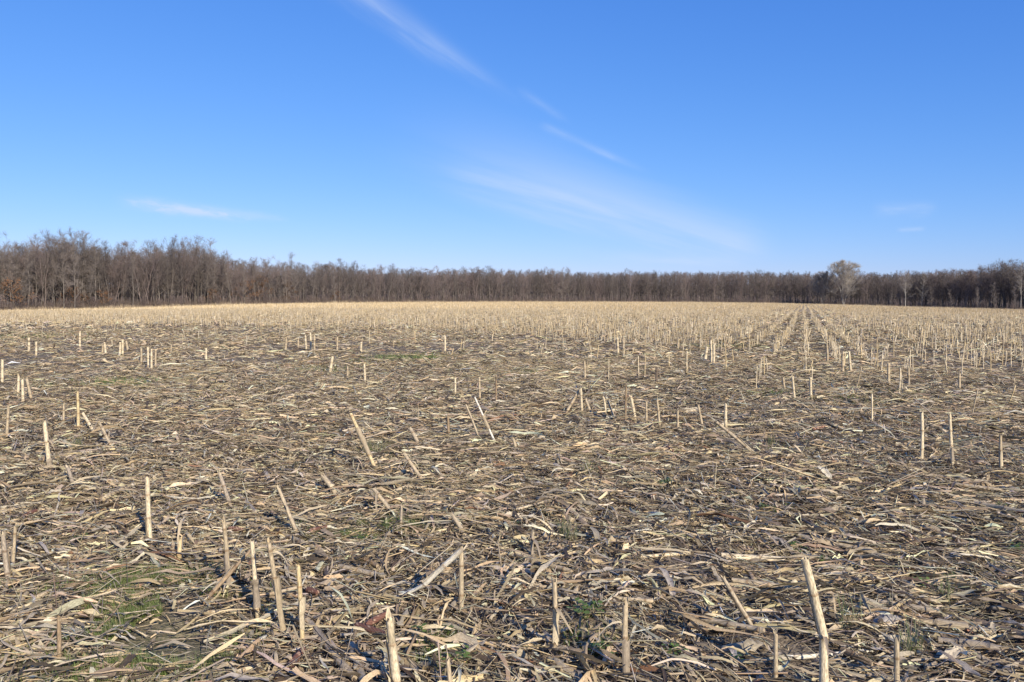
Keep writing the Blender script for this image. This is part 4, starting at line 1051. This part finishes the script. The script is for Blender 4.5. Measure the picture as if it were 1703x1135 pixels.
def gen_tree(seed, H=15, spread=4.2, r0=.20, limbs=18, start=.3, up=50, form='round', twl=1.0, tww=.0085, ntw=24, leaves=0, stems=1, wob=.25, skin=.0, bl=6, dome=(.6, .6)):
    random.seed(seed); tr, cr, lf = TB(), TB(), TB()
    cz, rz_, rxy = H * (1 - dome[1]), H * dome[1], H * dome[0]
    def room(p, d):
        """how far one can go from p along d before leaving the crown"""
        q = Vector((p.x / rxy, p.y / rxy, (p.z - cz) / rz_)); e = Vector((d.x / rxy, d.y / rxy, d.z / rz_))
        a_, b_, c_ = e.dot(e), q.dot(e), q.dot(q) - 1; disc = b_ * b_ - a_ * c_
        return max(.15, (-b_ + math.sqrt(disc)) / a_) if disc > 0 else .15
    for st in range(stems):
        lean = Vector((random.gauss(0, .05), random.gauss(0, .05), 0)) if stems == 1 else rdir(0, 6.28 * st / stems + random.uniform(-.4, .4)) * random.uniform(.10, .26)
        Hs = H * (1 if st == 0 else random.uniform(.75, .97)); pts = []; n = 9; o = Vector((0, 0, -.3)); w = Vector((0, 0, 0))
        for i in range(n + 1):
            t = i / n; w = w + Vector((random.gauss(0, 1), random.gauss(0, 1), 0)) * wob * .35
            pts.append(o + Vector((lean.x * Hs * t, lean.y * Hs * t, (Hs * .96 + .3) * t)) + w * t)
        rs = [r0 * (1.25 if i == 0 else 1) * (1 - .93 * (i / n) ** .9) / (stems ** .4) for i in range(n + 1)]
        tr.tube(pts, rs, 6)
        nl = max(6, limbs // stems) if stems > 1 else limbs
        for i in range(nl):
            f = start + (.94 - start) * ((i + random.random()) / nl) ** .85; az = i * 2.4 + random.uniform(-.5, .5) + st
            kf = f * n; k = min(int(kf), n - 1); p = pts[k].lerp(pts[k + 1], kf - k)
            g = (f - start) / (1 - start)
            if form == 'round': ln = spread * (.55 + .6 * math.sin(pi * min(1, g * .8 + .15))) * (1 - .45 * g)
            elif form == 'tall': ln = spread * (.75 - .45 * g)
            elif form == 'vase': ln = spread * (.7 + .35 * (1 - g))
            else: ln = spread * (1.05 - .85 * g)
            ln *= random.uniform(.7, 1.2); el = R(up + random.gauss(0, 11) + 22 * g)
            if form == 'cone': el = R(up + random.gauss(0, 10))
            d = rdir(el, az); lp = [p]; m = 4; dd = d.copy()
            if dome[0] < .6: ln = min(room(p, (d + Vector((0, 0, .2))).normalized()) * random.uniform(.7, .95), spread * 1.5)
            for j in range(m):
                dd = (dd + Vector((random.gauss(0, .16), random.gauss(0, .16), .13 if form != 'cone' else .02))).normalized(); lp.append(lp[-1] + dd * ln / m)
            rl = max(.02, rs[k] * .42) * (1.1 - .5 * g); rr = [rl * (1 - .82 * j / m) for j in range(m + 1)]
            (tr if g < .8 else cr).tube(lp, rr, 4)
            for q in range(max(2, int(bl * (1 - .62 * g) + .5))):
                t = random.uniform(.22, 1.0); kk = min(int(t * m), m - 1); bp = lp[kk].lerp(lp[kk + 1], t * m - kk)
                bd = ((lp[kk + 1] - lp[kk]).normalized() + Vector((random.gauss(0, .75), random.gauss(0, .75), random.gauss(.1, .5)))).normalized()
                bl_ = min(max(ln * random.uniform(.28, .5) * (1.15 - .5 * t), .8), room(bp, bd) * 1.05); e1 = bp + bd * bl_ * .5 + Vector((0, 0, .04 * bl_)); bd2 = (bd + Vector((random.gauss(0, .3), random.gauss(0, .3), .25))).normalized()
                e2 = e1 + bd2 * bl_ * .5; br = max(.010, rl * .32)
                cr.tube([bp, e1, e2], [br, br * .7, br * .3], 3)
                for w_ in range(ntw):
                    tt = random.random(); tp = bp.lerp(e1, tt * 2) if tt < .5 else e1.lerp(e2, tt * 2 - 1)
                    td = (bd2 + Vector((random.gauss(0, .8), random.gauss(0, .8), random.gauss(.15, .6)))).normalized(); tl = min(twl * random.uniform(.45, 1.2), room(tp, td) + .95)
                    cr.twig(tp, td, tl, tww * random.uniform(.7, 1.2))
                    if w_ % 2 == 0: cr.twig(tp + td * tl * .45, (td + Vector((random.gauss(0, .6), random.gauss(0, .6), random.gauss(.2, .4)))).normalized(), tl * .6, tww * .7)
                    if leaves and f < .75 and random.random() < leaves:
                        for _ in range(2):
                            c = tp + td * tl * random.uniform(.2, 1) + Vector((random.gauss(0, .1), random.gauss(0, .1), random.gauss(0, .06)))
                            e = Vector((random.gauss(0, 1), random.gauss(0, 1), random.gauss(0, .5))).normalized(); ff = e.cross(Vector((random.gauss(0, 1), random.gauss(0, 1), random.gauss(0, 1)))).normalized()
                            lf.quad(c, e * .10, ff * .055)
    return tr, cr, lf

SPEC = {}
def spec(key, col, labels, n, **kw):
    out = []
    for i in range(n):
        k = dict(kw)
        for q in ('spread', 'up', 'start'):
            if q in k: k[q] = k[q] * (1 + .14 * ((i * 7 + 3) % 5 - 2) / 2)
        tr, cr, lf = gen_tree(hash(key) % 97 + i * 13 if False else sum(map(ord, key)) + i * 131, **k)
        out.append((tr.mesh('trunk', BARK[col]), cr.mesh('crown', TWIG[col]), lf.mesh('russet_leaves', M_RUSSET) if lf.V else None))
    SPEC[key] = (out, labels, k['H'] * (1.0 if key == 'shrub' else 1.04))
spec('tall', 'grey', ('tall narrow grey bare tree at the edge of the wood', 'tall grey bare trees'), 4, H=16, spread=4.8, r0=.125, limbs=20, start=.16, up=54, form='tall', wob=.5, bl=7)
spec('round', 'dark', ('dark round crowned bare tree at the edge of the wood', 'dark round crowned bare trees'), 3, H=15, spread=6.4, r0=.18, limbs=20, start=.18, up=42, form='round', twl=.95, wob=.5, dome=(.36, .40))
spec('maple', 'red', ('reddish twigged bare tree at the edge of the wood', 'reddish bare trees'), 3, H=14.5, spread=5.2, r0=.115, limbs=20, start=.15, up=58, form='vase', twl=1.1, wob=.5, stems=2, dome=(.30, .45))
spec('oak', 'oak', ('young oak at the wood edge holding russet dead leaves low down', 'russet leaved oaks'), 2, H=9, spread=3.2, r0=.12, limbs=18, start=.14, up=22, form='cone', leaves=.30, twl=.8)
spec('slim', 'grey', ('slim pale grey young tree in front of the wood', 'slim young trees'), 3, H=10, spread=2.4, r0=.06, limbs=16, start=.15, up=58, form='tall', twl=.9, ntw=16, wob=.4)
spec('pale', 'pale', ('pale', 'pale'), 2, H=16, spread=7.2, r0=.20, limbs=45, start=.12, up=40, form='round', stems=3, twl=1.5, tww=.015, ntw=54, bl=8, dome=(.44, .45))
spec('birch', 'pale', ('white barked', 'white'), 2, H=15, spread=4.6, r0=.15, limbs=18, start=.2, up=48, form='cone', twl=1.1, ntw=18, bl=6)
spec('shrub', 'red', ('low bushy bare shrub at the foot of the wood', 'bare shrubs at the wood edge'), 2, H=4.0, spread=1.6, r0=.05, limbs=24, start=.1, up=50, form='vase', stems=5, twl=.7, ntw=9, bl=4, tww=.013)
random.seed(5)

def plant(key, x, y, H, label=None, group=None, wide=1.0, var=None):
    protos, labs, H0 = SPEC[key]; tr, cr, lf = protos[random.randrange(len(protos)) if var is None else var % len(protos)]
    root = bpy.data.objects.new('shrub' if key == 'shrub' else 'bare_tree' if key != 'oak' else 'oak_tree', None); COL.objects.link(root)
    root.location = (x, y, float(gz(x, y))); root.rotation_euler = (0, 0, random.uniform(0, 6.28)); s = H / H0
    root.scale = (s * wide, s * wide, s)
    link('trunk', tr, root); link('crown', cr, root)
    if lf is not None: link('russet_leaves', lf, root)
    if label is None:
        q = math.atan2(x, y); q = 'in the high end of the wood' if q < -.325 else 'where the wood steps down lower' if q < -.15 else 'in the level far wood' if q < .34 else 'in the wood behind the dry grass strip'
        labs = (labs[0].replace('at the edge of the wood', q).replace('in front of the wood', q).replace('at the foot of the wood', 'at the foot ' + q).replace('at the wood edge', q), labs[1] + ' ' + q)
    tag(root, label or labs[0], 'shrub' if key == 'shrub' else 'tree', group or (None if label else labs[1]))
    return root

TOPX = np.array([-200, 0, 60, 100, 125, 165, 230, 275, 310, 340, 375, 410, 455, 490, 515, 560, 600, 650, 700, 780, 850, 905, 960, 1050, 1150, 1250, 1350, 1450, 1520, 1580, 1620, 1660, 1703, 1900], float)
TOPY = np.array([400, 401, 400, 388, 386, 403, 404, 398, 395, 399, 416, 428, 431, 428, 441, 431, 444, 440, 446, 442, 446, 443, 449, 450, 452, 452, 455, 458, 455, 452, 450, 440, 446, 450], float)
def wood_height(px, D):
    """how tall the wood stands in a given direction"""
    return (np.interp(px, EX, EY) - np.interp(px, TOPX, TOPY)) * D / FPX * np.interp(px, [330, 600], [.94, 1.07])

def edge_point(px, back=0.0):
    az = math.atan((px - 851.5) / FPX); D = float(np.interp(px, EX, ED)) + back
    return D * sin(az), D * cos(az), D

TREES = []
def build_wood():
    # single trees one can point to
    special = [
        ('pale', 1402, -3, 71, 'big pale crowned multi stemmed tree rising above the dark wood', 1.15, 0), ('pale', 1368, 0, 54, 'smaller pale tree crowding beside the big pale crowned tree', .9, 1),
        ('birch', 1505, -6, 58, 'white trunked tree with level pale branches at the field edge', 1.1, 0), ('birch', 1532, 0, 60, 'slender white trunked tree next to the level branched one', .75, 1),
        ('birch', 1697, 1, 70, 'white trunked tree beside the dark spreading crown', .9, 0),
        ('round', 1660, 25, 77, 'dark spreading crowned tree standing above the rest of the wood', 1.1, 1),
        ('slim', 1625, -95, 34, 'small bare sapling alone in the dry grass before the wood', 1.3, 0), ('slim', 1655, -100, 42, 'pale sapling with fanned branches in the dry grass', 1.4, 1), ('slim', 1582, -95, 30, 'short thin sapling in the dry grass beside the stubble', 1.2, 2),
        ('slim', 1548, -80, 34, 'bushy grey sapling at the edge of the dry grass strip', 1.4, 0), ('slim', 1480, -60, 30, 'low sapling under the white trunked trees', 1.3, 1), ('slim', 1690, -95, 36, 'grey sapling near the dry grass under the white trunked tree', 1.3, 2),
        ('tall', 107, -1, 122, 'tallest bare tree of the high wood, dense and dark to the tip', 1.0, 1), ('tall', 125, -2, 117, 'tall pale trunked tree close beside the tallest one', .9, 2),
        ('round', 283, 2, 115, 'high forked tree with a pale trunk and dense round crown', 1.0, 2), ('round', 330, 3, 113, 'dense rounded tree at the end of the high part of the wood', 1.0, 0), ('round', 305, 0, 110, 'round crowned tree between the forked tree and the dense rounded one', .8, 1),
        ('round', 565, 3, 75, 'open crowned greyish tree standing out at the dip of the wood', 1.15, 0), ('tall', 222, -3, 100, 'smooth tan trunked tree forking low at the wood edge', .9, 0),
        ('maple', 908, 12, 60, 'faint reddish topped tree just above the middle of the far wood', 1.0, 1), ('round', 1045, 15, 58, 'dark topped tree poking above the level far wood', .9, 2),
    ]
    for key, px, back, hp, lab, wide, var in special:
        x, y, D = edge_point(px, back); H = hp * D / FPX
        if key == 'slim': H = hp * D / FPX
        plant(key, x, y, H, lab, None, wide, var)
    for px, hp, lab in ((20, 62, 'russet leaved oak filling out the edge of the high wood'), (120, 46, 'russet oak under the tallest bare tree'), (142, 34, 'dull orange young oak beside a brighter one'), (172, 38, 'brightest orange young oak at the wood edge'), (355, 36, None), (410, 52, None), 
                        (432, 60, None), (482, 46, None), (560, 26, None)):
        x, y, D = edge_point(px, random.uniform(-1.5, 5)); plant('oak', x, y, hp * D / FPX, lab, None, 1.0)
    # the front ranks of the wood
    cnt = 0; px = -75
    while px < 1790:
        f = px / 1703
        x, y, D = edge_point(px + random.uniform(-3, 3), random.uniform(0, 9) + (6 if px > 1450 else 0)); Hm = float(wood_height(px, D))
        key = random.choices(['tall', 'round', 'maple', 'slim'], [3.6, 1.6, 2.2, 1.2] if px < 520 else [1.4, 3.4, 2.4, .5])[0]
        plant(key, x, y, Hm * (random.uniform(.82, 1.08) if px < 640 else random.uniform(.84, 1.0)) * (.72 if key == 'slim' else 1), wide=random.uniform(.85, 1.2) if px < 520 else random.uniform(1.0, 1.45)); cnt += 1
        px += random.uniform(6.0, 10.5)
    px = -75
    while px < 1790:
        x, y, D = edge_point(px, random.uniform(-3.5, .5)); plant('shrub', x, y, random.uniform(1.6, 3.4), wide=random.uniform(.9, 1.4)); px += random.uniform(14, 34)
    print('TREES', cnt)
build_wood()

def forest(name, pts, hts, label, wides):
    """a wood that reads as one mass: one object whose nodes stand trees on the points"""
    me = bpy.data.meshes.new(name); me.vertices.add(len(pts)); me.vertices.foreach_set('co', np.asarray(pts, np.float32).ravel())
    def att(nm, t, key, v):
        a = me.attributes.new(nm, t, 'POINT'); a.data.foreach_set(key, v)
    n = len(pts); variants = [(k, i) for k in ('tall', 'round', 'maple') for i in range(len(SPEC[k][0]))]
    kind = rng.integers(0, len(variants), n)
    H0 = np.array([SPEC[variants[k][0]][2] for k in kind]); s = np.asarray(hts) / H0
    att('kind', 'INT', 'value', kind.astype(np.int32)); att('spin', 'FLOAT', 'value', rng.uniform(0, 6.28, n).astype(np.float32))
    sc = np.stack([s * wides, s * wides, s], -1).astype(np.float32); att('size', 'FLOAT_VECTOR', 'vector', sc.ravel())
    o = link(name, me)
    ng = bpy.data.node_groups.new(name + '_nodes', 'GeometryNodeTree')
    ng.interface.new_socket('Geometry', in_out='INPUT', socket_type='NodeSocketGeometry'); ng.interface.new_socket('Geometry', in_out='OUTPUT', socket_type='NodeSocketGeometry')
    N, L = ng.nodes, ng.links; gi = N.new('NodeGroupInput'); go = N.new('NodeGroupOutput'); jn = N.new('GeometryNodeJoinGeometry')
    def named(nm, t):
        a = N.new('GeometryNodeInputNamedAttribute'); a.data_type = t; a.inputs['Name'].default_value = nm; return a.outputs['Attribute']
    kd, sp, sz = named('kind', 'INT'), named('spin', 'FLOAT'), named('size', 'FLOAT_VECTOR')
    cx = N.new('ShaderNodeCombineXYZ'); L.new(sp, cx.inputs['Z'])
    for vi, (k, i) in enumerate(variants):
        eq = N.new('FunctionNodeCompare'); eq.data_type = 'INT'; eq.operation = 'EQUAL'
        ins = [q for q in eq.inputs if q.type == 'INT']; L.new(kd, ins[0]); ins[1].default_value = vi
        for me_ in SPEC[k][0][i][:2]:
            src = next(q for q in bpy.data.objects if q.data == me_)
            oi = N.new('GeometryNodeObjectInfo'); oi.transform_space = 'ORIGINAL'; oi.inputs['Object'].default_value = src
            ip = N.new('GeometryNodeInstanceOnPoints'); L.new(gi.outputs[0], ip.inputs['Points']); L.new(eq.outputs['Result'], ip.inputs['Selection'])
            L.new(oi.outputs['Geometry'], ip.inputs['Instance']); L.new(cx.outputs[0], ip.inputs['Rotation']); L.new(sz, ip.inputs['Scale'])
            L.new(ip.outputs[0], jn.inputs[0])
    L.new(jn.outputs[0], go.inputs[0])
    md = o.modifiers.new('trees', 'NODES'); md.node_group = ng
    o['kind'] = 'stuff'; tag(o, label, 'woodland')

def build_forest():
    P, Hh = [], []
    for back in (9, 14, 20, 27, 36, 47, 60, 76):
        px = -150.0
        while px < 1860:
            x, y, D = edge_point(px, back + random.uniform(-3, 3)); hm = float(wood_height(px, D))
            P.append((x, y, float(gz(x, y)))); Hh.append(hm * random.uniform(.62, .92)); px += random.uniform(7, 14)
    forest('woodland', P, Hh, 'dense leafless wood filling in behind the trees along the field', rng.uniform(.95, 1.4, len(P)))
    P, Hh = [], []
    for D in np.arange(640, 1000, 14):
        az = -.42
        while az < .62:
            x, y = D * sin(az), D * cos(az); P.append((x, y, float(gz(x, y)))); Hh.append(random.uniform(10, 16)); az += random.uniform(5, 11) / D
    forest('ridge_woodland', P, Hh, 'leafless wood covering the low ridge beyond the field', rng.uniform(.9, 1.4, len(P)))
    print('FOREST', len(P))
build_forest()

def build_fringe():
    acc = Acc()
    # dry grass between the stubble and the wood
    n = 26000; px = rng.uniform(-120, 1820, n); back = rng.uniform(-6, 3, n)
    right = px > 1420; back = np.where(right, rng.uniform(-75, 2, n), back)
    az = np.arctan((px - 851.5) / FPX); D = np.interp(px, EX, ED) + back; x, y = D * np.sin(az), D * np.cos(az); z = gz(x, y)
    h = rng.uniform(.35, 1.0, n) * (.6 + .8 * vnoise(x * .12, y * .12, 3)); w = rng.uniform(.02, .05, n); th = rng.uniform(0, 6.28, n); ln = rng.normal(0, .25, n)
    V = np.zeros((n, 3, 3)); V[:, 0] = np.stack([x - np.cos(th) * w, y - np.sin(th) * w, z - .05], -1); V[:, 1] = np.stack([x + np.cos(th) * w, y + np.sin(th) * w, z - .05], -1)
    V[:, 2] = np.stack([x + ln * h, y + rng.normal(0, .2, n) * h, z + h], -1)
    c = np.array([(.46, .36, .22), (.38, .28, .17), (.54, .44, .29), (.30, .22, .15)])[rng.choice(4, n)]
    acc.add(V.reshape(-1, 3), None, np.arange(n * 3).reshape(-1, 3), np.repeat(c, 3, 0), rng.random((n * 3, 2)) * 9)
    o = link('dry_grass', acc.mesh('dry_grass', M_BRUSH)); o['kind'] = 'stuff'; tag(o, 'tan dry grass strip between the stubble and the wood', 'dry grass')
    # brushwood under the trees
    acc = Acc(); n = 60000; px = rng.uniform(-140, 1840, n); back = rng.exponential(9, n) - 1.5
    az = np.arctan((px - 851.5) / FPX); D = np.interp(px, EX, ED) + back; x, y = D * np.sin(az), D * np.cos(az); z = gz(x, y) + rng.uniform(-.05, 1.3, n) * vnoise(x * .25, y * .25, 9) * 1.6
    h = rng.uniform(.5, 1.7, n); w = rng.uniform(.010, .026, n); th = rng.uniform(0, 6.28, n)
    V = np.zeros((n, 3, 3)); V[:, 0] = np.stack([x - np.cos(th) * w, y - np.sin(th) * w, z], -1); V[:, 1] = np.stack([x + np.cos(th) * w, y + np.sin(th) * w, z], -1)
    V[:, 2] = np.stack([x + rng.normal(0, .4, n) * h, y + rng.normal(0, .4, n) * h, z + h], -1)
    c = np.array([(.12, .09, .075), (.17, .12, .095), (.10, .085, .07), (.20, .15, .11)])[rng.choice(4, n)]
    acc.add(V.reshape(-1, 3), None, np.arange(n * 3).reshape(-1, 3), np.repeat(c, 3, 0), rng.random((n * 3, 2)) * 9)
    o = link('undergrowth', acc.mesh('undergrowth', M_BRUSH)); o['kind'] = 'stuff'; tag(o, 'brown leafless undergrowth along the foot of the wood', 'undergrowth')
build_fringe()
